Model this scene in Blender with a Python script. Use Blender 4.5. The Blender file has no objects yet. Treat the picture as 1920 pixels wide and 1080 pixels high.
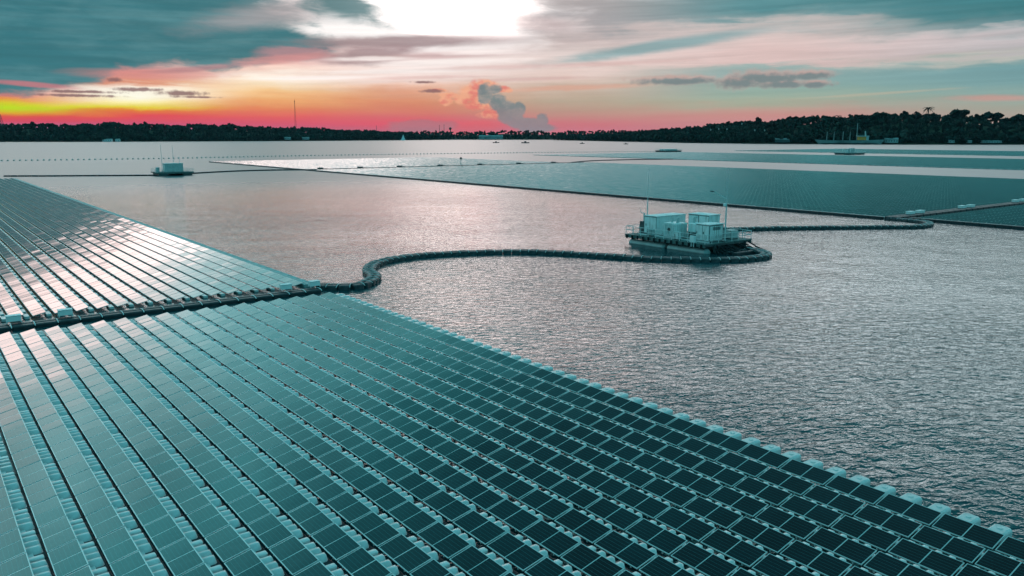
import bpy, bmesh, math, random
import numpy as np
from mathutils import Vector, Matrix

random.seed(7)
rng = np.random.default_rng(7)
S = bpy.context.scene
COL = S.collection
rad = math.radians

# ------------------------------------------------------------------ camera
CAM_H = 14.0                      # drone height above the water, metres
FPX = 1511.0                      # focal length in pixels of a 1920 wide frame
PITCH = math.atan(286.0 / FPX)    # horizon 286 px above the middle
cam_d = bpy.data.cameras.new("camera")
cam = bpy.data.objects.new("camera", cam_d)
COL.objects.link(cam)
cam.location = (0, 0, CAM_H)
cam.rotation_euler = (math.pi / 2 - PITCH, 0, 0)
cam_d.sensor_width = 36.0
cam_d.lens = 36.0 * FPX / 1920.0
cam_d.clip_start = 0.5
cam_d.clip_end = 40000
S.camera = cam
S.view_settings.view_transform = 'Standard'
S.view_settings.look = 'None'
S.view_settings.exposure = 0.0
S.view_settings.gamma = 1.0


def to_px(p):
    x, y, z = p[0], p[1], p[2] - CAM_H
    c, s = math.cos(PITCH), math.sin(PITCH)
    d = y * c - z * s
    if d < 0.3:
        return None
    return 960 + FPX * x / d, 540 - FPX * (y * s + z * c) / d


def sky_dir(px, py):
    """azimuth and elevation (degrees) of the sky in a direction"""
    a, b = (px - 960) / FPX, (540 - py) / FPX
    y = math.cos(PITCH) + b * math.sin(PITCH)
    z = -math.sin(PITCH) + b * math.cos(PITCH)
    return math.degrees(math.atan2(a, y)), math.degrees(math.atan2(z, math.hypot(a, y)))


def lin(c):
    o = []
    for v in c:
        v = v / 255.0
        o.append(v / 12.92 if v <= 0.04045 else ((v + 0.055) / 1.055) ** 2.4)
    return o


# ------------------------------------------------------------------ node helper
class Net:
    def __init__(self, nt):
        self.nt = nt

    def new(self, t, **kw):
        n = self.nt.nodes.new(t)
        for k, v in kw.items():
            setattr(n, k, v)
        return n

    def put(self, sock, v):
        if isinstance(v, (int, float)):
            sock.default_value = v
        elif isinstance(v, (tuple, list)):
            sock.default_value = tuple(v) + ((1.0,) if len(v) == 3 and sock.type == 'RGBA' else ())
        else:
            self.nt.links.new(v, sock)

    def m(self, op, a, b=0.0, c=0.0, clamp=False):
        n = self.new('ShaderNodeMath', operation=op, use_clamp=clamp)
        for s, v in zip(n.inputs, (a, b, c)):
            self.put(s, v)
        return n.outputs[0]

    def step(self, x, lo, hi, a=0.0, b=1.0):
        n = self.new('ShaderNodeMapRange', interpolation_type='SMOOTHSTEP')
        for s, v in zip(n.inputs, (x, lo, hi, a, b)):
            self.put(s, v)
        return n.outputs[0]

    def mix(self, f, a, b, mode='MIX'):
        n = self.new('ShaderNodeMix', data_type='RGBA', blend_type=mode)
        self.put(n.inputs[0], f)
        self.put(n.inputs[6], a)
        self.put(n.inputs[7], b)
        return n.outputs[2]

    def vec(self, x, y, z):
        n = self.new('ShaderNodeCombineXYZ')
        for s, v in zip(n.inputs, (x, y, z)):
            self.put(s, v)
        return n.outputs[0]

    def noise(self, v, scale=1.0, detail=3.0, rough=0.55, dist=0.0, color=False):
        n = self.new('ShaderNodeTexNoise')
        self.put(n.inputs['Vector'], v)
        n.inputs['Scale'].default_value = scale
        n.inputs['Detail'].default_value = detail
        n.inputs['Roughness'].default_value = rough
        n.inputs['Distortion'].default_value = dist
        return n.outputs['Color' if color else 'Fac']

    def ramp(self, x, stops, interp='LINEAR'):
        n = self.new('ShaderNodeValToRGB')
        self.put(n.inputs[0], x)
        cr = n.color_ramp
        cr.interpolation = interp
        stops = sorted(stops, key=lambda s: s[0])
        while len(cr.elements) < len(stops):
            cr.elements.new(0.5)
        for e, (p, c) in zip(cr.elements, stops):
            e.position = p
        for e, (p, c) in zip(cr.elements, stops):
            e.color = (c[0], c[1], c[2], 1)
        return n.outputs[0]


# ------------------------------------------------------------------ sky
SUN_AZ, SUN_EL = -14.0, 13.0
world = bpy.data.worlds.new("World")
S.world = world
world.use_nodes = True
wt = world.node_tree
wt.nodes.clear()
w = Net(wt)
tc = w.new('ShaderNodeTexCoord')
sep = w.new('ShaderNodeSeparateXYZ')
wt.links.new(tc.outputs['Generated'], sep.inputs[0])
DX, DY, DZ = sep.outputs
DEG = 57.29578
AZ = w.m('MULTIPLY', w.m('ARCTAN2', DX, DY), DEG)
EL = w.m('MULTIPLY', w.m('ARCSINE', DZ), DEG)
streak = w.noise(w.vec(w.m('MULTIPLY', AZ, 0.07), w.m('MULTIPLY', EL, 0.75), 1.7), 1.0, 5, 0.55, 0.6)
fine = w.noise(w.vec(w.m('MULTIPLY', AZ, 0.35), w.m('MULTIPLY', EL, 1.3), 5.1), 1.0, 6, 0.6, 0.4)
puff = w.noise(w.vec(w.m('MULTIPLY', AZ, 0.9), w.m('MULTIPLY', EL, 1.5), 9.3), 1.0, 6, 0.62)
lump = w.noise(w.vec(w.m('MULTIPLY', AZ, 1.7), w.m('MULTIPLY', EL, 1.9), 3.3), 1.0, 7, 0.6)
puff2 = w.noise(w.vec(w.m('MULTIPLY', AZ, 0.9), w.m('MULTIPLY', EL, 1.5), 27.3), 1.0, 6, 0.62)
high = w.noise(tc.outputs['Generated'], 3.2, 5, 0.55, 0.5)
# the streaks of cloud: the height at which the colour is looked up wanders along the sky
wob = w.m('MULTIPLY', w.m('SUBTRACT', streak, 0.5), w.m('MINIMUM', w.m('MULTIPLY', EL, 0.42), 3.2))
wob2 = w.m('MULTIPLY', w.m('SUBTRACT', fine, 0.5), w.m('MINIMUM', w.m('MULTIPLY', EL, 0.22), 1.3))
ELW = w.m('MAXIMUM', w.m('ADD', w.m('ADD', EL, wob), wob2), 0.0)
SL = w.m('SQRT', w.m('DIVIDE', ELW, 90.0))
GAIN = 5.0
STATIONS = [
    (-10, [(245, (150, 100, 140)), (234, (196, 92, 132)), (226, (216, 60, 92)), (217, (222, 70, 66)), (211, (222, 170, 30)), (204, (180, 225, 10)), (196, (215, 200, 35)), (189, (230, 150, 60)), (182, (224, 120, 112)), (165, (190, 130, 128)), (120, (150, 140, 140)), (40, (170, 160, 160))],
     [(10, (1.4, 1.2, 1.2)), (11.3, (3.6, 2.7, 2.55)), (13.3, (3.3, 2.6, 2.5)), (15.5, (1.35, 1.6, 1.62)), (19, (.8, 1.55, 1.62)), (28, (.34, 1.65, 1.8)), (36, (.07, .68, .80)), (50, (.02, .3, .37)), (66, (.04, .34, .42)), (78, (.12, .66, .77)), (90, (.12, .66, .77))]),
    (250, [(245, (170, 90, 130)), (232, (206, 68, 108)), (219, (226, 66, 78)), (209, (226, 120, 48)), (203, (228, 210, 60)), (194, (252, 240, 165)), (180, (255, 252, 232)), (165, (255, 248, 232)), (155, (226, 150, 120)), (142, (214, 140, 135)), (120, (190, 150, 150)), (40, (190, 175, 172))],
     [(10.1, (1.1, 1.0, 1.0)), (10.8, (4.6, 3.6, 3.45)), (12.2, (4.2, 3.4, 3.3)), (14.0, (1.3, 1.65, 1.68)), (17, (.6, 1.4, 1.48)), (25, (.32, 1.35, 1.47)), (32, (.07, .66, .77)), (46, (.015, .27, .34)), (66, (.04, .34, .42)), (78, (.12, .66, .77)), (90, (.12, .66, .77))]),
    (490, [(245, (185, 80, 115)), (232, (212, 70, 104)), (219, (224, 82, 90)), (203, (226, 128, 88)), (188, (236, 170, 110)), (172, (248, 205, 150)), (158, (250, 225, 190)), (145, (255, 244, 230)), (128, (246, 212, 198)), (110, (228, 178, 170)), (80, (200, 175, 172)), (30, (176, 170, 170))],
     [(10.3, (1.1, 1.0, .99)), (10.9, (4.8, 3.8, 3.6)), (11.6, (4.4, 3.5, 3.4)), (12.4, (.9, 1.1, 1.13)), (17, (.55, 1.2, 1.26)), (24, (.26, 1.1, 1.19)), (29.5, (.07, .62, .70)), (36, (.015, .27, .34)), (48, (.012, .24, .3)), (66, (.04, .34, .42)), (78, (.12, .66, .77)), (90, (.12, .66, .77))]),
    (760, [(245, (205, 84, 110)), (232, (225, 78, 102)), (220, (216, 100, 108)), (205, (214, 124, 104)), (190, (216, 140, 108)), (172, (220, 158, 130)), (158, (236, 192, 172)), (148, (240, 214, 206)), (120, (252, 238, 234)), (96, (235, 218, 216)), (76, (250, 244, 242)), (50, (255, 255, 255)), (20, (255, 253, 253))],
     [(10, (4.9, 3.9, 3.75)), (12.3, (4.7, 3.75, 3.6)), (13.6, (.6, .82, .85)), (18, (.28, .72, .78)), (25, (.18, .86, .94)), (29.5, (.05, .46, .54)), (36, (.01, .22, .28)), (48, (.01, .2, .25)), (66, (.04, .34, .42)), (78, (.12, .66, .77)), (90, (.12, .66, .77))]),
    (1060, [(245, (214, 110, 124)), (232, (208, 114, 122)), (220, (198, 132, 128)), (205, (188, 152, 136)), (190, (184, 166, 146)), (175, (196, 174, 156)), (160, (206, 184, 168)), (140, (222, 196, 186)), (115, (232, 212, 206)), (90, (222, 206, 202)), (66, (200, 184, 182)), (40, (172, 166, 168)), (10, (176, 168, 168))],
     [(10, (.9, .8, .8)), (10.6, (4.3, 3.55, 3.5)), (14.5, (3.9, 3.3, 3.27)), (16.5, (.38, .62, .66)), (20, (.22, .58, .63)), (24, (.07, .52, .59)), (28, (.025, .36, .43)), (36, (.01, .18, .23)), (52, (.01, .18, .23)), (66, (.04, .34, .42)), (78, (.12, .66, .77)), (90, (.12, .66, .77))]),
    (1420, [(245, (205, 128, 132)), (230, (203, 138, 138)), (215, (202, 142, 136)), (203, (188, 158, 144)), (192, (166, 172, 152)), (178, (152, 174, 160)), (160, (140, 170, 164)), (140, (142, 172, 170)), (125, (160, 178, 174)), (118, (212, 186, 182)), (95, (226, 198, 194)), (70, (216, 196, 192)), (50, (190, 186, 184)), (38, (120, 154, 158)), (15, (88, 140, 146))],
     [(9.9, (.14, .32, .35)), (10.8, (2.4, 2.5, 2.58)), (16.5, (2.6, 2.7, 2.8)), (19, (.25, .6, .65)), (21.5, (.03, .46, .50)), (36, (.014, .17, .215)), (56, (.012, .16, .2)), (66, (.04, .34, .42)), (78, (.12, .66, .77)), (90, (.12, .66, .77))]),
    (1930, [(245, (196, 150, 140)), (225, (178, 158, 146)), (205, (164, 164, 150)), (190, (150, 168, 158)), (170, (136, 166, 162)), (150, (122, 160, 162)), (128, (116, 156, 160)), (115, (122, 160, 162)), (106, (188, 188, 180)), (92, (186, 182, 184)), (70, (196, 188, 190)), (54, (168, 176, 178)), (44, (92, 136, 142)), (15, (64, 124, 130))],
     [(9.9, (.06, .22, .25)), (10.8, (2.0, 2.3, 2.4)), (17, (2.1, 2.45, 2.55)), (19.5, (.2, .55, .6)), (21.5, (.02, .42, .46)), (36, (.012, .16, .205)), (56, (.012, .15, .19)), (66, (.04, .34, .42)), (78, (.12, .66, .77)), (90, (.12, .66, .77))]),
]
base = None
prev = None
for sx, low, up in STATIONS:
    stops = [(0.0, [v / GAIN for v in lin(low[0][1])])]
    for py, c in low:
        e = max(sky_dir(sx, py)[1], 0.02)
        stops.append((math.sqrt(e / 90), [v / GAIN for v in lin(c)]))
    for e, c in up:
        stops.append((math.sqrt(e / 90), [v / GAIN for v in c]))
    col = w.ramp(SL, stops)
    az = sky_dir(sx, 180)[0]
    base = col if base is None else w.mix(w.step(AZ, prev, az), base, col)
    prev = az


def blob(px, py, rx, ry, k=0.9, soft=0.25, nz=None, tilt=0.0):
    a0, e0 = sky_dir(px, py)
    ra = abs(sky_dir(px + rx, py)[0] - a0)
    re = abs(sky_dir(px, py - ry)[1] - e0)
    da = w.m('SUBTRACT', AZ, a0)
    de = w.m('SUBTRACT', w.m('SUBTRACT', EL, e0), w.m('MULTIPLY', da, tilt))
    r2 = w.m('ADD', w.m('POWER', w.m('DIVIDE', da, ra), 2.0), w.m('POWER', w.m('DIVIDE', de, re), 2.0))
    r = w.m('ADD', w.m('SQRT', r2), w.m('MULTIPLY', w.m('SUBTRACT', nz if nz is not None else puff, 0.5), k * 2))
    return w.step(r, 1 + soft, 1 - soft)


def over(f, c, amt=1.0, boost=1.0):
    global base
    base = w.mix(w.m('MULTIPLY', f, amt), base, c if not isinstance(c, tuple) else tuple(v * boost / GAIN for v in lin(c)))


def union(lst):
    o = lst[0]
    for b in lst[1:]:
        o = w.m('MAXIMUM', o, b)
    return o


def edge_curve(pts):
    """height of a cloud edge along the azimuth, from a few points"""
    A = [sky_dir(px, py) for px, py in pts]
    a0, a1 = A[0][0], A[-1][0]
    t = w.m('DIVIDE', w.m('SUBTRACT', AZ, a0), a1 - a0)
    r = w.ramp(t, [((a - a0) / (a1 - a0), (e / 20,) * 3) for a, e in A])
    s = w.new('ShaderNodeSeparateColor')
    wt.links.new(r, s.inputs[0])
    return w.m('MULTIPLY', s.outputs[0], 20.0)


# bright opening in the cloud, upper middle
over(blob(805, 24, 190, 56, 0.8, 0.75, fine, -0.05), (255, 250, 249))
over(blob(830, 14, 112, 40, 0.6, 0.9, fine, -0.05), (255, 238, 233), 1.0, 5.0)
over(blob(660, 58, 110, 16, 0.4, 0.4, fine), (255, 250, 248))
# great dark teal cloud, upper left
low_e = edge_curve([(-400, 150), (0, 182), (60, 180), (130, 168), (180, 156), (215, 138), (300, 124), (385, 132), (440, 128), (520, 118), (600, 110), (640, 92), (690, 70), (740, -60)])
fz = w.m('SUBTRACT', fine, 0.5)
lower = w.m('SUBTRACT', w.m('ADD', EL, w.m('MULTIPLY', fz, 1.6)), low_e)
upper = w.step(w.m('ADD', EL, w.m('MULTIPLY', fz, 2.0)), 10.4, 9.0)
right = w.step(w.m('ADD', w.m('ADD', AZ, w.m('MULTIPLY', fz, 9.0)), w.step(EL, 5.7, 7.1, 0.0, 4.6)), -8.6, -12.2)
mass = w.m('MULTIPLY', w.m('MULTIPLY', w.step(lower, -0.15, 0.5), upper), right)
tone = w.mix(w.step(w.m('ADD', w.m('MULTIPLY', streak, 0.6), w.m('MULTIPLY', fine, 0.4)), 0.38, 0.66), tuple(v / GAIN for v in lin((50, 114, 124))), tuple(v / GAIN for v in lin((80, 133, 141))))
over(w.step(lower, -0.75, 0.1), (214, 140, 136), 0.0)
over(mass, tone)
over(blob(520, 22, 120, 22, 0.8, 0.8, fine, 0.2), (186, 172, 174), 0.6)
over(blob(655, 14, 80, 24, 0.95, 0.6, fine, -0.12), (84, 126, 132), 0.95)
over(blob(560, 100, 70, 14, 0.7, 0.4, fine), (182, 136, 142), 0.8)
# pink underside of it
over(blob(60, 158, 70, 5, 0.5, 0.5, fine, -0.06), (200, 122, 130), 0.8)
over(blob(290, 138, 130, 10, 0.55, 0.5, fine, 0.02), (214, 140, 136), 0.6)
# mauve clouds in front of the opening
over(blob(760, 78, 180, 12, 0.6, 0.5, fine, 0.03), (158, 134, 138), 0.9)
over(blob(690, 104, 80, 16, 0.75, 0.5, fine, 0.08), (164, 138, 142), 0.9)
over(blob(830, 104, 130, 6, 0.6, 0.6, fine, 0.05), (206, 172, 172), 0.8)
over(blob(1010, 44, 60, 16, 0.6, 0.6, fine, -0.1), (196, 176, 176), 0.7)
# teal window right of the middle
over(blob(1230, 88, 190, 11, 0.6, 0.6, fine, 0.13), (126, 164, 168), 0.85)
over(blob(1080, 164, 120, 5, 0.8, 0.6, fine, 0.03), (216, 166, 146), 0.8)
over(blob(1870, 184, 80, 6, 0.5, 0.6, fine, -0.03), (204, 150, 140), 0.7)
over(blob(1640, 176, 130, 2.5, 0.4, 0.6, fine, 0.05), (184, 176, 156), 0.6)
over(union([blob(a, b, c, d, 0.8, 0.6, fine, 0.03) for a, b, c, d in [(700, 110, 70, 4), (860, 116, 120, 5), (760, 133, 150, 4), (905, 98, 70, 5), (600, 146, 110, 4)]]), (255, 244, 240), 0.75)
over(union([blob(a, b, c, d, 0.8, 0.7, fine, 0.03) for a, b, c, d in [(940, 126, 120, 4), (800, 145, 100, 3), (1120, 120, 140, 4), (1000, 148, 90, 3)]]), (214, 176, 172), 0.55)
over(blob(520, 112, 90, 7, 0.8, 0.6, fine, 0.12), (206, 140, 140), 0.7)
over(blob(380, 128, 80, 5, 0.8, 0.6, fine, 0.1), (176, 128, 134), 0.7)
# towering cumulus: lit crown and grey body
lit = union([blob(a, b, c, d, k * 1.2, 0.3, lump) for a, b, c, d, k in [(884, 176, 25, 17, .5), (908, 163, 24, 14, .45), (866, 186, 14, 11, .6), (900, 196, 26, 12, .6), (925, 212, 26, 10, .6), (944, 168, 16, 6, .8), (842, 178, 24, 5, .8), (826, 170, 17, 3.5, .8), (836, 190, 12, 8, .8)]])
over(lit, w.mix(w.step(puff2, 0.38, 0.62), tuple(v / GAIN for v in lin((226, 118, 110))), tuple(v / GAIN for v in lin((240, 170, 136)))), 0.85)
body = union([blob(a, b, c, d, k * 1.25, 0.2, lump) for a, b, c, d, k in [(910, 176, 15, 19, .45), (926, 168, 14, 9, .5), (934, 192, 17, 18, .4), (948, 204, 20, 17, .4), (958, 220, 22, 14, .4), (974, 206, 11, 16, .35), (986, 232, 32, 12, .22), (1016, 226, 11, 13, .35), (1004, 240, 38, 9, .2), (966, 226, 20, 14, .22)]])
shade = w.step(w.m('ADD', puff2, w.m('MULTIPLY', w.m('SUBTRACT', lump, 0.5), 0.8)), 0.36, 0.66)
bcol = w.mix(w.step(EL, 0.3, 2.8), tuple(v / GAIN for v in lin((146, 132, 138))), w.mix(shade, tuple(v / GAIN for v in lin((102, 128, 132))), tuple(v / GAIN for v in lin((146, 146, 144)))))
over(body, bcol, 0.92)
over(blob(880, 240, 60, 12, 0.5, 0.4, puff, 0.1), (226, 92, 100), 0.5)
over(blob(790, 236, 65, 12, 0.5, 0.25, puff), (178, 112, 124), 0.8)
# flat grey clouds on the right
gr = [(1265, 151, 70, 6), (1385, 155, 42, 9), (1440, 146, 60, 9), (1510, 142, 46, 6), (1470, 158, 44, 6), (1530, 158, 26, 5)]
over(union([blob(a, b - 2, c * 1.1, d * 1.35, 1.0, 0.6, lump) for a, b, c, d in gr]), (206, 162, 154), 0.75)
over(union([blob(a, b + 1, c, d, 1.1, 0.55, lump) for a, b, c, d in gr]), (116, 134, 136), 0.92)
# thin dark clouds across the yellow
dk = [(150, 172, 62, 2.6), (140, 179, 66, 2.6), (258, 168, 40, 3.4), (340, 175, 42, 4.5), (365, 182, 38, 1.8), (216, 150, 14, 4), (795, 154, 18, 2.2), (815, 171, 22, 3)]
over(union([blob(a, b, c, d, 1.3, 0.55, lump) for a, b, c, d in dk]), (132, 98, 100), 0.9)
# away from the sunset the sky is plain teal
over_back = w.step(w.m('ABSOLUTE', AZ), 52, 105)
back = w.ramp(SL, [(0, [v / GAIN for v in (.16, .42, .47)]), (0.4, [v / GAIN for v in (.12, .58, .67)]), (1, [v / GAIN for v in (.12, .66, .77)])])
base = w.mix(over_back, base, back)
# thin streaks running through all of it
stria = w.noise(w.vec(w.m('MULTIPLY', AZ, 0.10), w.m('MULTIPLY', w.m('SUBTRACT', EL, w.m('MULTIPLY', AZ, 0.02)), 2.6), 13.0), 1.0, 6, 0.6, 0.35)
sm = w.m('ADD', 1.0, w.m('MULTIPLY', w.m('SUBTRACT', stria, 0.5), w.step(EL, 1.2, 5.0, 0.12, 0.55)))
base = w.mix(1.0, base, w.vec(sm, sm, sm), 'MULTIPLY')
# broken high cloud above the view
hi = w.step(EL, 10.5, 16)
hv = w.step(high, 0.3, 0.7, 0.72, 1.3)
hm = w.m('ADD', w.m('MULTIPLY', hi, w.m('SUBTRACT', hv, 1.0)), 1.0)
base = w.mix(1.0, base, w.vec(hm, hm, hm), 'MULTIPLY')
nishi = w.new('ShaderNodeTexSky')
nishi.sky_type = 'NISHITA'
nishi.sun_disc = False
nishi.sun_elevation = rad(SUN_EL)
nishi.sun_rotation = rad(SUN_AZ)
bg1 = w.new('ShaderNodeBackground')
wt.links.new(base, bg1.inputs[0])
bg1.inputs[1].default_value = GAIN
bg2 = w.new('ShaderNodeBackground')
wt.links.new(nishi.outputs[0], bg2.inputs[0])
bg2.inputs[1].default_value = 0.0005
add = w.new('ShaderNodeAddShader')
wt.links.new(bg1.outputs[0], add.inputs[0])
wt.links.new(bg2.outputs[0], add.inputs[1])
wo = w.new('ShaderNodeOutputWorld')
wt.links.new(add.outputs[0], wo.inputs[0])

# ------------------------------------------------------------------ sun behind thin cloud
sd = bpy.data.lights.new("sun", 'SUN')
sd.energy = 0.08
sd.angle = rad(110)
sd.color = (1.0, 0.82, 0.72)
sun = bpy.data.objects.new("sun", sd)
COL.objects.link(sun)
a, e = rad(SUN_AZ), rad(SUN_EL)
sun.rotation_euler = Vector((-math.sin(a) * math.cos(e), -math.cos(a) * math.cos(e), -math.sin(e))).to_track_quat('-Z', 'Y').to_euler()


# ------------------------------------------------------------------ materials
def mat(name, color, rough=0.5, metal=0.0, spec=0.5, var=0.0, vscale=3.0, bump=0.0, bscale=20.0):
    m = bpy.data.materials.new(name)
    m.use_nodes = True
    n = Net(m.node_tree)
    p = m.node_tree.nodes['Principled BSDF']
    p.inputs['Roughness'].default_value = rough
    p.inputs['Metallic'].default_value = metal
    p.inputs['Specular IOR Level'].default_value = spec
    t = n.new('ShaderNodeTexCoord')
    if var:
        f = n.noise(t.outputs['Object'], vscale, 4, 0.6)
        n.put(p.inputs['Base Color'], n.mix(n.step(f, 0.3, 0.7), tuple(c * (1 - var) for c in color), tuple(min(1, c * (1 + var)) for c in color)))
    else:
        p.inputs['Base Color'].default_value = tuple(color) + (1,)
    if bump:
        b = n.new('ShaderNodeBump')
        b.inputs['Strength'].default_value = 0.6
        b.inputs['Distance'].default_value = bump
        n.put(b.inputs['Height'], n.noise(t.outputs['Object'], bscale, 3))
        m.node_tree.links.new(b.outputs[0], p.inputs['Normal'])
    return m


def glass_mat(name, far=False):
    m = bpy.data.materials.new(name)
    m.use_nodes = True
    n = Net(m.node_tree)
    p = m.node_tree.nodes['Principled BSDF']
    uv = n.new('ShaderNodeUVMap')
    s = n.new('ShaderNodeSeparateXYZ')
    m.node_tree.links.new(uv.outputs[0], s.inputs[0])
    g = n.new('ShaderNodeNewGeometry')
    tone_ = n.noise(g.outputs['Position'], 0.45, 3, 0.6)
    cell = n.mix(n.step(tone_, 0.35, 0.65), (.0008, .0045, .0065), (.0022, .010, .0135))

    def line(c, k, wd):
        fr = n.m('ABSOLUTE', n.m('SUBTRACT', n.m('FRACT', n.m('MULTIPLY', c, k)), 0.5))
        return n.m('GREATER_THAN', fr, 0.5 - wd)
    if not far:
        a_ = line(s.outputs[0], 6, 0.035)
        b_ = line(s.outputs[1], 12, 0.035)
        cell = n.mix(n.m('MULTIPLY', a_, 0.9), cell, (.026, .10, .11))
        cell = n.mix(n.m('MULTIPLY', b_, 0.3), cell, (.015, .06, .068))
    if far:
        e1 = n.m('GREATER_THAN', n.m('ABSOLUTE', n.m('SUBTRACT', s.outputs[0], 0.5)), 0.465)
        e2 = n.m('GREATER_THAN', n.m('ABSOLUTE', n.m('SUBTRACT', s.outputs[1], 0.5)), 0.485)
        cell = n.mix(n.m('MAXIMUM', e1, e2), cell, (.16, .21, .215))
    n.put(p.inputs['Base Color'], cell)
    p.inputs['Roughness'].default_value = 0.07 if not far else 0.13
    p.inputs['IOR'].default_value = 1.5 if not far else 1.45
    b = n.new('ShaderNodeBump')
    b.inputs['Strength'].default_value = 1.0
    b.inputs['Distance'].default_value = 0.004 if not far else 0.0005
    t = n.new('ShaderNodeTexCoord')
    n.put(b.inputs['Height'], n.noise(g.outputs['Position'], 1.1, 2, 0.5))
    m.node_tree.links.new(b.outputs[0], p.inputs['Normal'])
    return m


M_GLASS = glass_mat("solar_glass")
M_GLASS_FAR = glass_mat("solar_glass_far", True)
M_FRAME = mat("aluminium_frame", (.58, .61, .61), 0.42, 0.35, 0.5, 0.06, 2)
M_FLOAT = mat("grey_float_plastic", (.52, .55, .55), 0.34, 0, 0.55, 0.2, 1.6, 0.003, 9)
M_FLOAT2 = mat("worn_float_plastic", (.26, .36, .36), 0.6, 0, 0.4, 0.35, 0.8, 0.004, 10)
M_BLACK = mat("black_float_plastic", (.016, .024, .03), 0.5, 0, 0.4, 0.3, 2)
M_BAND = mat("grey_strap", (.50, .54, .54), 0.6, 0, 0.4, 0.2, 3)
M_WHITE = mat("white_paint", (.66, .70, .70), 0.45, 0, 0.5, 0.07, 1.2, 0.002, 6)
M_GREY = mat("grey_paint", (.34, .40, .40), 0.5, 0, 0.5, 0.12, 1.5)
M_DARKP = mat("dark_steel", (.05, .075, .08), 0.5, 0.4, 0.5, 0.3, 2)
M_GALV = mat("galvanised_steel", (.56, .58, .58), 0.5, 0.1, 0.5, 0.12, 3)
M_DECK = mat("deck_grating", (.10, .15, .15), 0.7, 0.2, 0.4, 0.3, 2)
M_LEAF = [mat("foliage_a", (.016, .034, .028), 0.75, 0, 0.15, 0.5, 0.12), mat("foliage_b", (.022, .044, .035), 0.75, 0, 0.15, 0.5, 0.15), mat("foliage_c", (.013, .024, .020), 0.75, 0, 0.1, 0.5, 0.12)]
M_LEAF_PALE = mat("foliage_pale", (.06, .10, .085), 0.75, 0, 0.1, 0.4, 0.2)
M_BARK = mat("bark", (.05, .05, .045), 0.85, 0, 0.2, 0.3, 1)
M_EARTH = mat("shore_earth", (.035, .045, .030), 0.9, 0, 0.1, 0.45, 0.03)
M_ORANGE = mat("orange_paint", (.75, .26, .05), 0.6, 0, 0.3, 0.08, 0.3)
M_CAB = mat("weathered_cabinet_paint", (.66, .70, .70), 0.5, 0, 0.4)
cn = Net(M_CAB.node_tree)
ct = cn.new('ShaderNodeTexCoord')
cm = cn.new('ShaderNodeMapping')
cm.inputs['Scale'].default_value = (3.2, 3.2, 0.35)
M_CAB.node_tree.links.new(ct.outputs['Object'], cm.inputs[0])
st_ = cn.noise(cm.outputs[0], 1.0, 5, 0.62)
gr_ = cn.noise(ct.outputs['Object'], 1.3, 4, 0.6)
cn.put(M_CAB.node_tree.nodes['Principled BSDF'].inputs['Base Color'], cn.mix(cn.m('MULTIPLY', cn.step(st_, 0.52, 0.72), 0.75), cn.mix(cn.step(gr_, 0.3, 0.7), (.60, .64, .64), (.72, .76, .76)), (.33, .31, .27)))
M_SHORE = mat("weathered_shore_paint", (.22, .27, .27), 0.6, 0, 0.3, 0.3, 0.08)
M_RUBBER = mat("rubber", (.012, .015, .018), 0.8, 0, 0.2)


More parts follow.
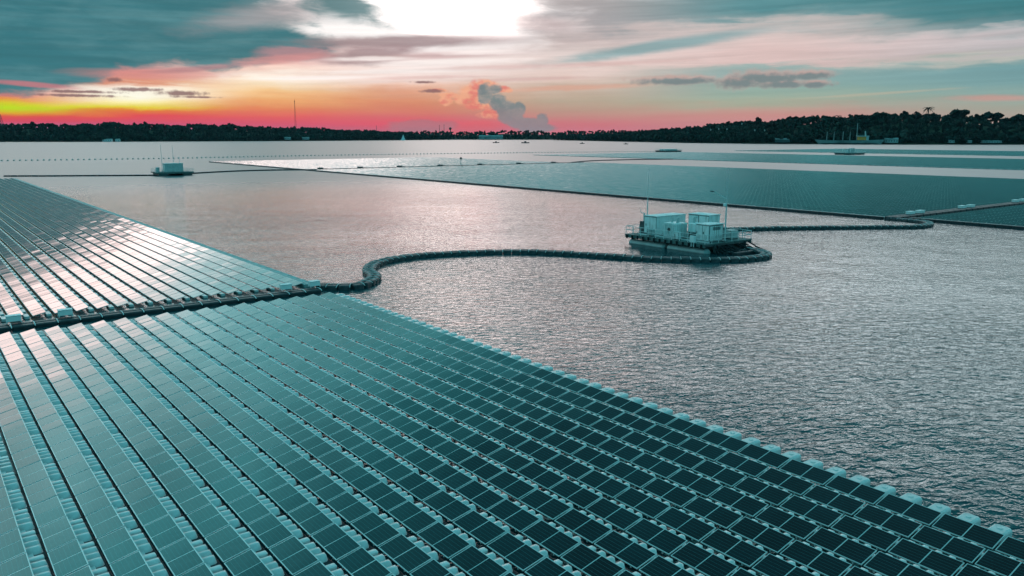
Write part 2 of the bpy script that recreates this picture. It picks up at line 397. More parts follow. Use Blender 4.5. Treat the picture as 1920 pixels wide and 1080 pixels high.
# ------------------------------------------------------------------ geometry helpers
class MB:
    def __init__(self):
        self.v, self.f, self.uv = [], [], []

    def face(self, pts, uv=None):
        i = len(self.v)
        self.v += [tuple(p) for p in pts]
        self.f.append(tuple(range(i, i + len(pts))))
        self.uv.append(uv)

    def poly(self, verts, faces):
        i = len(self.v)
        self.v += [tuple(p) for p in verts]
        for f in faces:
            self.f.append(tuple(i + k for k in f))
            self.uv.append(None)

    def box(self, c, s, rz=0.0, ch=0.0):
        """box centred at c with sizes s; ch chamfers the upright and top edges"""
        x, y, z = s[0] / 2, s[1] / 2, s[2] / 2
        cr, sr = math.cos(rz), math.sin(rz)

        def T(p):
            return (c[0] + p[0] * cr - p[1] * sr, c[1] + p[0] * sr + p[1] * cr, c[2] + p[2])
        if ch <= 0:
            vs = [(-x, -y, -z), (x, -y, -z), (x, y, -z), (-x, y, -z), (-x, -y, z), (x, -y, z), (x, y, z), (-x, y, z)]
            self.poly([T(p) for p in vs], [(0, 3, 2, 1), (4, 5, 6, 7), (0, 1, 5, 4), (1, 2, 6, 5), (2, 3, 7, 6), (3, 0, 4, 7)])
            return

        def ring(dx, zz):
            X, Y = x - dx, y - dx
            k = min(ch, X, Y)
            return [(-X + k, -Y, zz), (X - k, -Y, zz), (X, -Y + k, zz), (X, Y - k, zz), (X - k, Y, zz), (-X + k, Y, zz), (-X, Y - k, zz), (-X, -Y + k, zz)]
        rs = [ring(ch * .6, -z), ring(0, -z + ch * .6), ring(0, z - ch), ring(ch * .3, z - ch * .3), ring(ch, z)]
        vs = [T(p) for r in rs for p in r]
        fs = [tuple(reversed(range(8)))]
        for k in range(len(rs) - 1):
            for j in range(8):
                fs.append((k * 8 + j, k * 8 + (j + 1) % 8, k * 8 + 8 + (j + 1) % 8, k * 8 + 8 + j))
        fs.append(tuple(range((len(rs) - 1) * 8, len(rs) * 8)))
        self.poly(vs, fs)

    def tube(self, a, b, r0, r1=None, n=8):
        r1 = r0 if r1 is None else r1
        a, b = Vector(a), Vector(b)
        d = (b - a).normalized()
        q = d.to_track_quat('Z', 'Y')
        vs = []
        for p, r in ((a, r0), (b, r1)):
            for k in range(n):
                t = 2 * math.pi * k / n
                vs.append(p + q @ Vector((r * math.cos(t), r * math.sin(t), 0)))
        fs = [(k, (k + 1) % n, n + (k + 1) % n, n + k) for k in range(n)]
        fs += [tuple(reversed(range(n))), tuple(range(n, 2 * n))]
        self.poly(vs, fs)

    def lathe(self, prof, c=(0, 0, 0), n=12):
        vs = []
        for r, z in prof:
            for k in range(n):
                t = 2 * math.pi * k / n
                vs.append((c[0] + r * math.cos(t), c[1] + r * math.sin(t), c[2] + z))
        fs = []
        for i in range(len(prof) - 1):
            for k in range(n):
                fs.append((i * n + k, i * n + (k + 1) % n, (i + 1) * n + (k + 1) % n, (i + 1) * n + k))
        fs += [tuple(reversed(range(n))), tuple(range((len(prof) - 1) * n, len(prof) * n))]
        self.poly(vs, fs)

    def mesh(self, name, m, smooth=False):
        me = bpy.data.meshes.new(name)
        me.from_pydata(self.v, [], self.f)
        if any(u is not None for u in self.uv):
            l = me.uv_layers.new(name='UVMap')
            k = 0
            for f, u in zip(self.f, self.uv):
                for j in range(len(f)):
                    l.data[k].uv = u[j] if u else (0, 0)
                    k += 1
        if smooth:
            me.polygons.foreach_set('use_smooth', [True] * len(me.polygons))
        for mm in (m if isinstance(m, list) else [m]):
            me.materials.append(mm)
        me.update()
        return me

    def build(self, name, m, parent=None, smooth=False):
        return link(name, self.mesh(name, m, smooth), parent)


def link(name, data, parent=None, loc=None, rz=None):
    o = bpy.data.objects.new(name, data)
    COL.objects.link(o)
    if parent is not None:
        o.parent = parent
    if loc is not None:
        o.location = loc
    if rz is not None:
        o.rotation_euler = (0, 0, rz)
    return o


def tag(o, label=None, cat=None, group=None, kind=None):
    if label:
        o['label'] = label
    if cat:
        o['category'] = cat
    if group:
        o['group'] = group
    if kind:
        o['kind'] = kind
    return o


def thing(name, label, cat, loc=(0, 0, 0), rz=0.0, group=None):
    return tag(link(name, None, None, loc, rz), label, cat, group)


ONES = ['', 'first', 'second', 'third', 'fourth', 'fifth', 'sixth', 'seventh', 'eighth', 'ninth', 'tenth', 'eleventh', 'twelfth', 'thirteenth', 'fourteenth', 'fifteenth', 'sixteenth', 'seventeenth', 'eighteenth', 'nineteenth']
TENS = ['', '', 'twenty', 'thirty', 'forty', 'fifty', 'sixty', 'seventy', 'eighty', 'ninety']
TENTH = ['', '', 'twentieth', 'thirtieth', 'fortieth', 'fiftieth', 'sixtieth', 'seventieth', 'eightieth', 'ninetieth']


def nth(k):
    if k >= 100:
        return 'hundredth' if k == 100 else 'hundred-and-' + nth(k - 100)
    if k < 20:
        return ONES[k]
    return TENTH[k // 10] if k % 10 == 0 else TENS[k // 10] + '-' + ONES[k % 10]


def grid_mesh(name, V, F, m, UV=None):
    """mesh from numpy quads"""
    me = bpy.data.meshes.new(name)
    me.vertices.add(len(V))
    me.vertices.foreach_set('co', V.astype(np.float32).ravel())
    me.loops.add(F.size)
    me.loops.foreach_set('vertex_index', F.astype(np.int32).ravel())
    me.polygons.add(len(F))
    me.polygons.foreach_set('loop_start', np.arange(len(F), dtype=np.int32) * F.shape[1])
    if UV is not None:
        l = me.uv_layers.new(name='UVMap')
        l.data.foreach_set('uv', UV.astype(np.float32).ravel())
    for mm in (m if isinstance(m, list) else [m]):
        me.materials.append(mm)
    me.update(calc_edges=True)
    return me


# ------------------------------------------------------------------ the field's own axes
TH = rad(37.0246)                                   # the arrays are turned by this angle
UX, UY = -math.sin(TH), math.cos(TH)                # along a row of panels
VX, VY = math.cos(TH), math.sin(TH)                 # across the rows


def W(u, v, z=0.0):
    return (u * UX + v * VX, u * UY + v * VY, z)


def in_frame(u, v, z=0.3, mx=0):
    p = to_px(W(u, v, z))
    return p is not None and -mx < p[0] < 1920 + mx and -mx < p[1] < 1080 + mx


# ------------------------------------------------------------------ water
wm = bpy.data.materials.new("lake_water")
wm.use_nodes = True
n = Net(wm.node_tree)
p = wm.node_tree.nodes['Principled BSDF']
g = n.new('ShaderNodeNewGeometry')
mp = n.new('ShaderNodeMapping')
mp.vector_type = 'TEXTURE'
mp.inputs['Rotation'].default_value = (0, 0, rad(14))
mp.inputs['Scale'].default_value = (1.5, 1.0, 1.0)
wm.node_tree.links.new(g.outputs['Position'], mp.inputs[0])
n1 = n.noise(mp.outputs[0], 1.75, 3.0, 0.5, 0.6)
n2 = n.noise(mp.outputs[0], 4.4, 2.0, 0.5, 0.3)
n3 = n.noise(g.outputs['Position'], 0.16, 2.0, 0.5)
n4 = n.noise(g.outputs['Position'], 0.02, 3.0, 0.5)
sw = n.new('ShaderNodeSeparateXYZ')
wm.node_tree.links.new(g.outputs['Position'], sw.inputs[0])
# far off the ripples are far smaller than what is seen of them, so their slopes go into the roughness
far_ = n.step(n.m('SQRT', n.m('ADD', n.m('POWER', sw.outputs[0], 2.0), n.m('POWER', sw.outputs[1], 2.0))), 110, 330)
calm = n.m('MULTIPLY', n.step(n4, 0.35, 0.65, 0.68, 1.18), n.m('SUBTRACT', 1.0, n.m('MULTIPLY', far_, 0.65)))
n.put(p.inputs['Roughness'], n.step(far_, 0, 1, 0.08, 0.31))
h = n.m('MULTIPLY', n.m('ADD', n.m('ADD', n.m('MULTIPLY', n1, 0.098), n.m('MULTIPLY', n2, 0.02)), n.m('MULTIPLY', n3, 0.15)), calm)
b = n.new('ShaderNodeBump')
b.inputs['Strength'].default_value = 1.0
b.inputs['Distance'].default_value = 1.0
n.put(b.inputs['Height'], h)
wm.node_tree.links.new(b.outputs[0], p.inputs['Normal'])
p.inputs['Base Color'].default_value = (.004, .045, .056, 1)
p.inputs['IOR'].default_value = 1.33
wb = MB()
xs = [-9000, -3000, -900, -200, 200, 900, 3000, 9000]
ys = [-2500, -300, 0, 200, 700, 2000, 5000, 16000]
for i in range(len(xs) - 1):
    for j in range(len(ys) - 1):
        wb.face([(xs[i], ys[j], 0), (xs[i + 1], ys[j], 0), (xs[i + 1], ys[j + 1], 0), (xs[i], ys[j + 1], 0)])
tag(wb.build('lake_water', wm), 'pinkish grey rippled lake surface between the solar arrays', None, None, 'structure')

# ------------------------------------------------------------------ shores, hills
LANDS = {
    'left': dict(pts=[(-3600, 900), (-2200, 1500), (-1211, 1823), (-962, 1840), (-725, 1989), (-513, 2188), (-330, 2480), (-180, 2760)], top=[20, 24, 28, 30, 30, 24, 17, 9]),
    'middle': dict(pts=[(-700, 2700), (-356, 2720), (-107, 2736), (249, 2736), (600, 2700)], top=[12, 15, 17, 18, 18]),
    'right': dict(pts=[(120, 2480), (170, 2340), (230, 2060), (285, 1823), (346, 1562), (430, 1420), (553, 1330), (805, 1286), (1300, 1150), (2300, 700), (3200, 0)], top=[3, 8, 16, 24, 29, 34, 37, 36, 34, 30, 24]),
}
DEP = [0, 4, 14, 45, 110, 190, 330, 800]
FRA = [-.02, .03, .07, .28, .74, 1.0, 1.02, .9]


def resample(pts, vals, step):
    P, V_ = [], []
    for (a, b), (va, vb) in zip(zip(pts, pts[1:]), zip(vals, vals[1:])):
        L = math.dist(a, b)
        k = max(1, int(L / step))
        for i in range(k):
            t = i / k
            P.append((a[0] + (b[0] - a[0]) * t, a[1] + (b[1] - a[1]) * t))
            V_.append(va + (vb - va) * t)
    P.append(pts[-1])
    V_.append(vals[-1])
    return P, V_


def land_at(key, s, d):
    """point of the land s metres along the shore and d metres inland"""
    L = LANDS[key]
    P, V_ = L['rs']
    f = min(max(s / 20.0, 0), len(P) - 1.001)
    i = int(f)
    t = f - i
    x = P[i][0] + (P[i + 1][0] - P[i][0]) * t
    y = P[i][1] + (P[i + 1][1] - P[i][1]) * t
    nx, ny = L['nr'][i]
    nx2, ny2 = L['nr'][i + 1]
    nx, ny = nx + (nx2 - nx) * t, ny + (ny2 - ny) * t
    top = V_[i] + (V_[i + 1] - V_[i]) * t
    wv = 1 + 0.10 * math.sin(s * 0.021 + len(key)) + 0.06 * math.sin(s * 0.057 + 2)
    z = np.interp(d, DEP, FRA) * top * wv
    return x + nx * d, y + ny * d, float(z)


for key, L in LANDS.items():
    L['rs'] = resample(L['pts'], L['top'], 20.0)
    P = L['rs'][0]
    raw = []
    for i in range(len(P)):
        a, b = P[max(i - 5, 0)], P[min(i + 5, len(P) - 1)]
        dx, dy = b[0] - a[0], b[1] - a[1]
        l = math.hypot(dx, dy)
        nx, ny = -dy / l, dx / l
        if nx * P[i][0] + ny * P[i][1] < 0:
            nx, ny = -nx, -ny
        raw.append((nx, ny))
    L['nr'] = raw
    L['len'] = (len(P) - 1) * 20.0
    mb = MB()
    rows = [[land_at(key, i * 20.0, d) for d in DEP] for i in range(len(P))]
    nD = len(DEP)
    vs = [q for r in rows for q in r]
    fs = [(i * nD + j, (i + 1) * nD + j, (i + 1) * nD + j + 1, i * nD + j + 1) for i in range(len(P) - 1) for j in range(nD - 1)]
    mb.poly(vs, fs)
    tag(mb.build({'left': 'wooded_hill', 'middle': 'far_shore', 'right': 'headland'}[key], M_EARTH, None, True), None, None, None, 'structure')


# ------------------------------------------------------------------ trees
def crown_pts(kind, n_leaf, seed):
    """a ragged crown of leaf clumps: returns quads (n,4,3) for a tree of unit height"""
    r = np.random.default_rng(seed)
    cl = []
    if kind == 'round':
        for _ in range(9):
            a, q = r.uniform(0, 6.28), r.uniform(0, .26)
            cl.append((q * math.cos(a), q * math.sin(a), r.uniform(.42, .86), r.uniform(.12, .2)))
    elif kind == 'tall':
        for k in range(8):
            z = .35 + .6 * k / 7
            a, q = r.uniform(0, 6.28), r.uniform(0, .1)
            cl.append((q * math.cos(a), q * math.sin(a), z, .16 * (1.15 - .75 * abs(z - .6) / .4)))
    else:                                    # flat topped, open below
        for _ in range(8):
            a, q = r.uniform(0, 6.28), r.uniform(.05, .34)
            cl.append((q * math.cos(a), q * math.sin(a), r.uniform(.74, .92), r.uniform(.09, .15)))
    out = []
    for i in range(n_leaf):
        c = cl[r.integers(len(cl))]
        d = r.normal(size=3)
        d /= np.linalg.norm(d)
        cen = np.array(c[:3]) + d * c[3] * r.uniform(.55, 1.08) * np.array([1, 1, .85])
        nrm = d + r.normal(size=3) * .5
        nrm /= np.linalg.norm(nrm)
        t = np.cross(nrm, r.normal(size=3))
        t /= np.linalg.norm(t)
        b_ = np.cross(nrm, t)
        s = r.uniform(.035, .075) * (1.7 if n_leaf < 200 else 1.25)
        out.append([cen + s * (t * x + b_ * y) for x, y in ((-1, -.6), (.8, -1), (1, .7), (-.7, 1))])
    return np.array(out)


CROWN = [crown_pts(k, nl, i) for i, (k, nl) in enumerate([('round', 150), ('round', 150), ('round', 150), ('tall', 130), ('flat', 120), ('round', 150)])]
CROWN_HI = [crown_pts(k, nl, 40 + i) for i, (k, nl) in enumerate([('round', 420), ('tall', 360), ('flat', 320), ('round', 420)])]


def forest(name, key, s0, s1, depths, hgt, label, lit=0):
    QS, MI = [], []
    for dpt, stp in depths:
        s = s0
        while s < s1:
            x, y, z = land_at(key, s + random.uniform(-3, 3), dpt + random.uniform(-6, 6) * (dpt > 8))
            h_ = hgt * random.uniform(.65, 1.15)
            c = CROWN[random.randrange(len(CROWN))]
            a = random.uniform(0, 6.28)
            ca, sa = math.cos(a), math.sin(a)
            wd = h_ * random.uniform(.95, 1.35)
            q = np.empty_like(c)
            q[..., 0] = x + (c[..., 0] * ca - c[..., 1] * sa) * wd
            q[..., 1] = y + (c[..., 0] * sa + c[..., 1] * ca) * wd
            q[..., 2] = z - h_ * .22 + c[..., 2] * h_ * 1.15
            QS.append(q)
            MI += [random.choice([0, 0, 1, 2])] * len(c)
            s += stp * random.uniform(.7, 1.3)
    Q = np.concatenate(QS)
    F = np.arange(len(Q) * 4).reshape(-1, 4)
    me = grid_mesh(name, Q.reshape(-1, 3), F, M_LEAF)
    me.polygons.foreach_set('material_index', MI)
    tag(link(name, me), label, 'forest', None, 'stuff')


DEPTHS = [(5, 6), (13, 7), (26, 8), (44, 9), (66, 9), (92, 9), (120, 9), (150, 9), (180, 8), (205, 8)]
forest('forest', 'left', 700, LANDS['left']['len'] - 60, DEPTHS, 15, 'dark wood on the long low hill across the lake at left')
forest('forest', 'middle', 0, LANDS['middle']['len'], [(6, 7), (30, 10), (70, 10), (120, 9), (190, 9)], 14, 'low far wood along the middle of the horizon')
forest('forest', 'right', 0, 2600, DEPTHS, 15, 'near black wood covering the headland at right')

TREE_ME = []
for i, c in enumerate(CROWN_HI):
    F = np.arange(len(c) * 4).reshape(-1, 4)
    TREE_ME.append(grid_mesh('crown', c.reshape(-1, 3), F, M_LEAF[i % 2 * 2]))
tk = MB()
tk.tube((0, 0, -.05), (.01, 0, .45), .028, .018, 7)
tk.tube((.01, 0, .45), (-.02, .01, .82), .018, .007, 6)
tk.tube((.01, 0, .4), (.15, .05, .72), .012, .005, 5)
tk.tube((.01, 0, .42), (-.14, -.06, .75), .012, .005, 5)
TRUNK_ME = tk.mesh('trunk', M_BARK)
pk = MB()
pk.tube((0, 0, -.05), (.02, 0, .5), .02, .015, 7)
pk.tube((.02, 0, .5), (.0, 0, .88), .015, .012, 7)
PALM_TRUNK = pk.mesh('trunk', M_BARK)
pf = MB()
for k in range(14):
    a = k * 2.4
    up_ = .14 * math.sin(k * 1.7)
    last = None
    for j in range(6):
        t = j / 5
        r_ = .26 * t
        z = .88 + up_ * t + .08 * t - .22 * t * t
        wd = .035 * (1 - t * .8)
        c_, s_ = math.cos(a), math.sin(a)
        cur = ((r_ * c_ - wd * s_, r_ * s_ + wd * c_, z - .02), (r_ * c_, r_ * s_, z), (r_ * c_ + wd * s_, r_ * s_ - wd * c_, z - .02))
        if last:
            pf.face([last[0], last[1], cur[1], cur[0]])
            pf.face([last[1], last[2], cur[2], cur[1]])
        last = cur
PALM_CROWN = pf.mesh('crown', M_LEAF[2])


def s_for_px(key, px, d):
    best, bs = 1e9, 0
    k = 0.0
    while k < LANDS[key]['len']:
        q = to_px(land_at(key, k, d))
        if q and abs(q[0] - px) < best:
            best, bs = abs(q[0] - px), k
        k += 5
    return bs


SKY_TREES = []   # (land, along the shore by bearing, inland, height, kind)
for px, hh, kd in [(30, 17, 0), (92, 21, 2), (140, 15, 0), (176, 18, 2), (232, 16, 1), (270, 22, 0), (276, 26, 1), (305, 20, 3), (331, 23, 2), (368, 21, 2), (404, 17, 0), (436, 16, 3), (470, 15, 1), (505, 15, 0), (530, 14, 3), (587, 17, 0), (629, 20, 2), (655, 15, 3), (688, 13, 0)]:
    SKY_TREES.append(('left', px, 172, hh, kd))
for px, hh, kd in [(1160, 15, 0), (1200, 16, 3), (1235, 16, 1), (1270, 17, 0), (1336, 20, 3), (1352, 22, 2), (1364, 24, 1), (1387, 25, 2), (1415, 26, 1), (1422, 34, 1), (1443, 22, 3), (1478, 24, 1), (1490, 25, 1), (1516, 22, 0), (1546, 18, 2), (1571, 25, 4), (1585, 22, 0), (1602, 21, 1), (1648, 27, 2), (1662, 22, 1), (1695, 26, 1), (1716, 27, 3), (1737, 36, 4), (1754, 27, 3), (1800, 33, 2), (1830, 25, 1), (1858, 33, 2), (1885, 24, 0), (1908, 28, 2), (1330, 18, 1), (1775, 22, 0), (1620, 20, 3)]:
    SKY_TREES.append(('right', px, 165, hh, kd))
SKY_TREES.sort(key=lambda q: q[1])
cnt = {'left': 0, 'right': 0}
KIND = ['round dark tree', 'narrow upright tree', 'flat topped spreading tree', 'bushy dark tree', 'tall palm']
PLACE = {'left': 'breaking the skyline of the left hill', 'right': 'breaking the skyline of the right headland'}
for key, px, d, hh, kd in SKY_TREES:
    cnt[key] += 1
    x, y, z = land_at(key, s_for_px(key, px, d), d)
    t = thing('palm_tree' if kd == 4 else 'tree', '%s %s, %s from the left' % (KIND[kd], PLACE[key], nth(cnt[key])), 'tree', (x, y, z), random.uniform(0, 6), 'trees on the ' + ('left hill' if key == 'left' else 'right headland') + ' skyline')
    wd = hh * (1.25 if kd in (2,) else 1.05)
    t.scale = (wd, wd, hh)
    t.location.z -= hh * (.30 if kd != 4 else .1)
    link('trunk', PALM_TRUNK if kd == 4 else TRUNK_ME, t)
    link('crown', PALM_CROWN if kd == 4 else TREE_ME[kd], t)

# ------------------------------------------------------------------ solar panels
LOW_Z, TILT = 0.26, rad(12.6)
SL_, ML = 0.95, 2.04                     # slant length and length along the row
PU, PV, V0 = 2.115, 1.5046, 2.545        # spacing along a row, across the rows, low edge of row 0
CT, ST = math.cos(TILT), math.sin(TILT)


def pp(s, t, nn=0.0):
    """point on a panel: s up the slope from the low edge, t along the row, nn off the face"""
    return (s * CT - nn * ST, t, s * ST + nn * CT)


def frame_mb():
    mb = MB()
    h_, w_, th = ML / 2, 0.032, 0.035
    for (s0, s1, t0, t1) in ((0, w_, -h_, h_), (SL_ - w_, SL_, -h_, h_), (w_, SL_ - w_, -h_, -h_ + w_), (w_, SL_ - w_, h_ - w_, h_), (w_, SL_ - w_, -.02, .02)):
        vs = [pp(s0, t0, -th), pp(s1, t0, -th), pp(s1, t1, -th), pp(s0, t1, -th), pp(s0, t0), pp(s1, t0), pp(s1, t1), pp(s0, t1)]
        mb.poly(vs, [(0, 3, 2, 1), (4, 5, 6, 7), (0, 1, 5, 4), (1, 2, 6, 5), (2, 3, 7, 6), (3, 0, 4, 7)])
    for t in (-.7, .7):                    # brackets down to the float
        mb.box((0.06, t, -.06), (.05, .05, .12))
        mb.box((SL_ * CT - .06, t, ST * SL_ - .14), (.05, .05, .22))
    return mb


PW, PLN = SL_ - .064, ML / 2 - .052


def pane_mb():
    mb = MB()
    a_, b_ = PW / 2, PLN / 2
    mb.face([(-a_, -b_, 0), (a_, -b_, 0), (a_, b_, 0), (-a_, b_, 0)], [(0, 0), (1, 0), (1, 1), (0, 1)])
    mb.poly([(-a_, -b_, -.006), (a_, -b_, -.006), (a_, b_, -.006), (-a_, b_, -.006)], [(3, 2, 1, 0)])
    return mb


FRAME_ME = frame_mb().mesh('frame', M_FRAME)
PANE_ME = pane_mb().mesh('glass_pane', M_GLASS)


def lobed_float():
    """walkway float in the gap between two rows: three humped lobes, a low saddle and a black base standing in for shade"""
    mb = MB()
    for t in (-.46, -.02, .42):
        vs, N, Mv = [], 9, 5
        for i in range(N):
            a_ = -1 + 2 * i / (N - 1)
            for j in range(Mv):
                b_ = -1 + 2 * j / (Mv - 1)
                z = .25 + .05 * (1 - abs(b_) ** 3) * (1 - abs(a_) ** 9)
                if abs(a_) == 1 or abs(b_) == 1:
                    z = .02
                vs.append((a_ * .335, t + b_ * .178 * (1 - .05 * a_ * a_), z))
        mb.poly(vs, [(i * Mv + j, (i + 1) * Mv + j, (i + 1) * Mv + j + 1, i * Mv + j + 1) for i in range(N - 1) for j in range(Mv - 1)])
    mb.box((.0, .90, .16), (.54, .26, .20), 0, .03)
    mb.box((-.14, -.83, .11), (.30, .30, .16), 0, .02)
    mb.pale = len(mb.f)
    mb.box((.09, .0, .0), (.62, 2.06, .13), 0, .03)          # added base, its black paints in the shade between the lobes
    return mb


_lf = lobed_float()
LOBED_ME = _lf.mesh('float', [M_FLOAT, M_BLACK], True)
for q in LOBED_ME.polygons:
    q.material_index = 1 if q.index >= _lf.pale else 0
ef = MB()
ef.box((0, 0, .11), (1.15, .62, .36), 0, .095)
ef.box((.18, 0, .30), (.16, .16, .03), 0, .01)
EDGE_ME = ef.mesh('float', M_FLOAT, False)

ROWS = list(range(-3, 18))
U_END = 65.2
slots = []
for k in ROWS:
    j = 0
    while True:
        u = U_END - ML / 2 - j * PU
        if u < 5:
            break
        v = V0 + PV * k
        vis = any(in_frame(u + du, v + dv, z) for du in (-1, 0, 1) for dv, z in ((0, .25), (.93, .47)))
        slots.append((k, j, u, v, vis))
        j += 1
# position in its row counted from the near end of what is in view
near = {}
for k in ROWS:
    L = sorted([s for s in slots if s[0] == k and s[4]], key=lambda s: s[2])
    for i, s in enumerate(L):
        near[(k, s[1])] = i + 1
visible = sorted([s for s in slots if s[4]], key=lambda s: math.hypot(s[2], s[3]))
single = set((s[0], s[1]) for s in visible[:300])
stuffF, stuffP, stuffL = MB(), MB(), MB()
dark = []
for k, j, u, v, vis in slots:
    tx, ty = random.gauss(0, .0035), random.gauss(0, .0035)
    row = nth(18 - k)
    if (k, j) in single:
        o = thing('solar_module', 'dark glass solar panel in %s row from the edge floats, %s from row\'s near end' % (row, nth(near[(k, j)])), 'solar panel', W(u, v, LOW_Z), TH, 'solar panels of the near array')
        o.rotation_euler = (tx, ty, TH)
        link('frame', FRAME_ME, o)
        for sg in (-1, 1):
            q = link('glass_pane', PANE_ME, o, pp(SL_ / 2, sg * (PLN / 2 + .02), .003))
            q.rotation_euler = (random.gauss(0, .004), -TILT + random.gauss(0, .004), 0)
        f = link('pontoon_float', LOBED_ME, None, W(u + random.uniform(-.03, .03), v + SL_ * CT + .20, 0), TH)
        tag(f, 'pale lobed float behind %s panel row from edge floats, %s from row\'s near end' % (row, nth(near[(k, j)])), 'float', 'floats between the panel rows')
        if k == 17:
            bpy.data.objects.remove(f)
    else:
        R = Matrix.Translation((v, u, LOW_Z)) @ Matrix.Rotation(ty, 4, 'Y') @ Matrix.Rotation(tx, 4, 'X')
        fm = frame_mb()
        stuffF.poly([R @ Vector(q) for q in fm.v], fm.f)
        for sg in (-1, 1):
            Q = R @ Matrix.Translation(pp(SL_ / 2, sg * (PLN / 2 + .02), .003)) @ Matrix.Rotation(-TILT + random.gauss(0, .004), 4, 'Y') @ Matrix.Rotation(random.gauss(0, .004), 4, 'X')
            a_, b_ = PW / 2, PLN / 2
            stuffP.face([Q @ Vector(c) for c in ((-a_, -b_, 0), (a_, -b_, 0), (a_, b_, 0), (-a_, b_, 0))], [(0, 0), (1, 0), (1, 1), (0, 1)])
        if k != 17:
            fl = lobed_float()
            stuffL.poly([(c[0] + v + SL_ * CT + .20, c[1] + u, c[2]) for c in fl.v], fl.f)
            dark += [0] * fl.pale + [1] * (len(fl.f) - fl.pale)

# the neighbouring array beyond the black walkway
A2_U0 = 71.0
for k in range(0, 18):
    for j in range(112):
        u = A2_U0 + ML / 2 + j * PU
        v = V0 + PV * k
        q = to_px(W(u, v, .4))
        if q is None or q[0] < -90:
            continue
        tx, ty = random.gauss(0, .0028), random.gauss(0, .0028)
        R = Matrix.Translation((v, u, LOW_Z)) @ Matrix.Rotation(ty, 4, 'Y') @ Matrix.Rotation(tx, 4, 'X')
        h_ = ML / 2
        vs = [pp(0, -h_, -.035), pp(SL_, -h_, -.035), pp(SL_, h_, -.035), pp(0, h_, -.035), pp(0, -h_), pp(SL_, -h_), pp(SL_, h_), pp(0, h_)]
        stuffF.poly([R @ Vector(c) for c in vs], [(0, 3, 2, 1), (4, 5, 6, 7), (0, 1, 5, 4), (1, 2, 6, 5), (2, 3, 7, 6), (3, 0, 4, 7)])
        for sg in (-1, 1):
            Q = R @ Matrix.Translation(pp(SL_ / 2, sg * (PLN / 2 + .02), .006)) @ Matrix.Rotation(-TILT + random.gauss(0, .0038), 4, 'Y') @ Matrix.Rotation(random.gauss(0, .0038), 4, 'X')
            a_, b_ = PW / 2, PLN / 2
            stuffP.face([Q @ Vector(c) for c in ((-a_, -b_, 0), (a_, -b_, 0), (a_, b_, 0), (-a_, b_, 0))], [(0, 0), (1, 0), (1, 1), (0, 1)])
        if k != 17:
            stuffL.box((v + SL_ * CT + .2, u - .1, .1), (.40, 1.25, .22), 0, .05)
root = tag(link('solar_modules', None, None, (0, 0, 0), TH), 'remaining solar panel rows running back to the left edge of the lake view', 'solar panels', 'solar panels of the near array', 'stuff')
stuffF.build('frame', M_FRAME, root)
stuffP.build('glass_pane', M_GLASS, root)
dark += [0] * (len(stuffL.f) - len(dark))
o = tag(stuffL.build('pontoon_floats', [M_FLOAT, M_BLACK]), 'pale floats filling the farther gaps between the panel rows', 'floats', 'floats between the panel rows', 'stuff')
o.data.polygons.foreach_set('material_index', dark)
o.rotation_euler = (0, 0, TH)

# floats along the outer edge of the near array
i = 0
LE = []
k = 0
while True:
    u = U_END - .5 - k * PU / 2
    k += 1
    if u < 7:
        break
    if in_frame(u, 29.9, .2, 15):
        LE.append(u)
LE.sort()
for i, u in enumerate(LE):
    o = link('edge_float', EDGE_ME, None, W(u + random.uniform(-.02, .02), V0 + PV * 17 + SL_ * CT + .60, random.uniform(-.02, .01)), TH + random.gauss(0, .012))
    tag(o, 'pale block float on the near array\'s water edge, %s from the bottom right corner' % nth(i + 1), 'float', 'block floats along the outer edge')
# floats of the walkway that edges the neighbouring array
wf = MB()
wf.box((0, 0, .13), (1.05, 1.98, .34), 0, .06)
wf.box((-.26, 0, .31), (.06, 1.7, .03))
wf.box((.26, 0, .31), (.06, 1.7, .03))
WALK_ME = wf.mesh('walkway', M_FLOAT2)
for i in range(112):
    u = A2_U0 + .9 + i * PU
    o = link('walkway_float', WALK_ME, None, W(u, V0 + PV * 17 + SL_ * CT + .62, 0), TH)
    tag(o, 'grey walkway float edging the far left array, %s out from the black walkway' % nth(i + 1), 'float', 'walkway floats edging the left array')


# ------------------------------------------------------------------ black walkway between the two arrays
def seg_mesh(L, wd, ht):
    b1, b2 = MB(), MB()
    b1.box((0, -wd * .27, ht / 2 - .05), (L * .96, wd * .44, ht), 0, .10)
    b1.box((0, wd * .27, ht / 2 - .05), (L * .96, wd * .44, ht), 0, .10)
    b1.box((0, 0, ht * .35), (L * .7, wd * .3, ht * .5))
    r_ = []
    for q in range(9):
        a_ = math.pi * q / 8
        r_.append((L / 2, -math.cos(a_) * (wd * .5), ht * .55 + math.sin(a_) * ht * .45))
    for p0, p1 in zip(r_, r_[1:]):
        b2.tube(p0, p1, .034, None, 6)
    return b1, b2


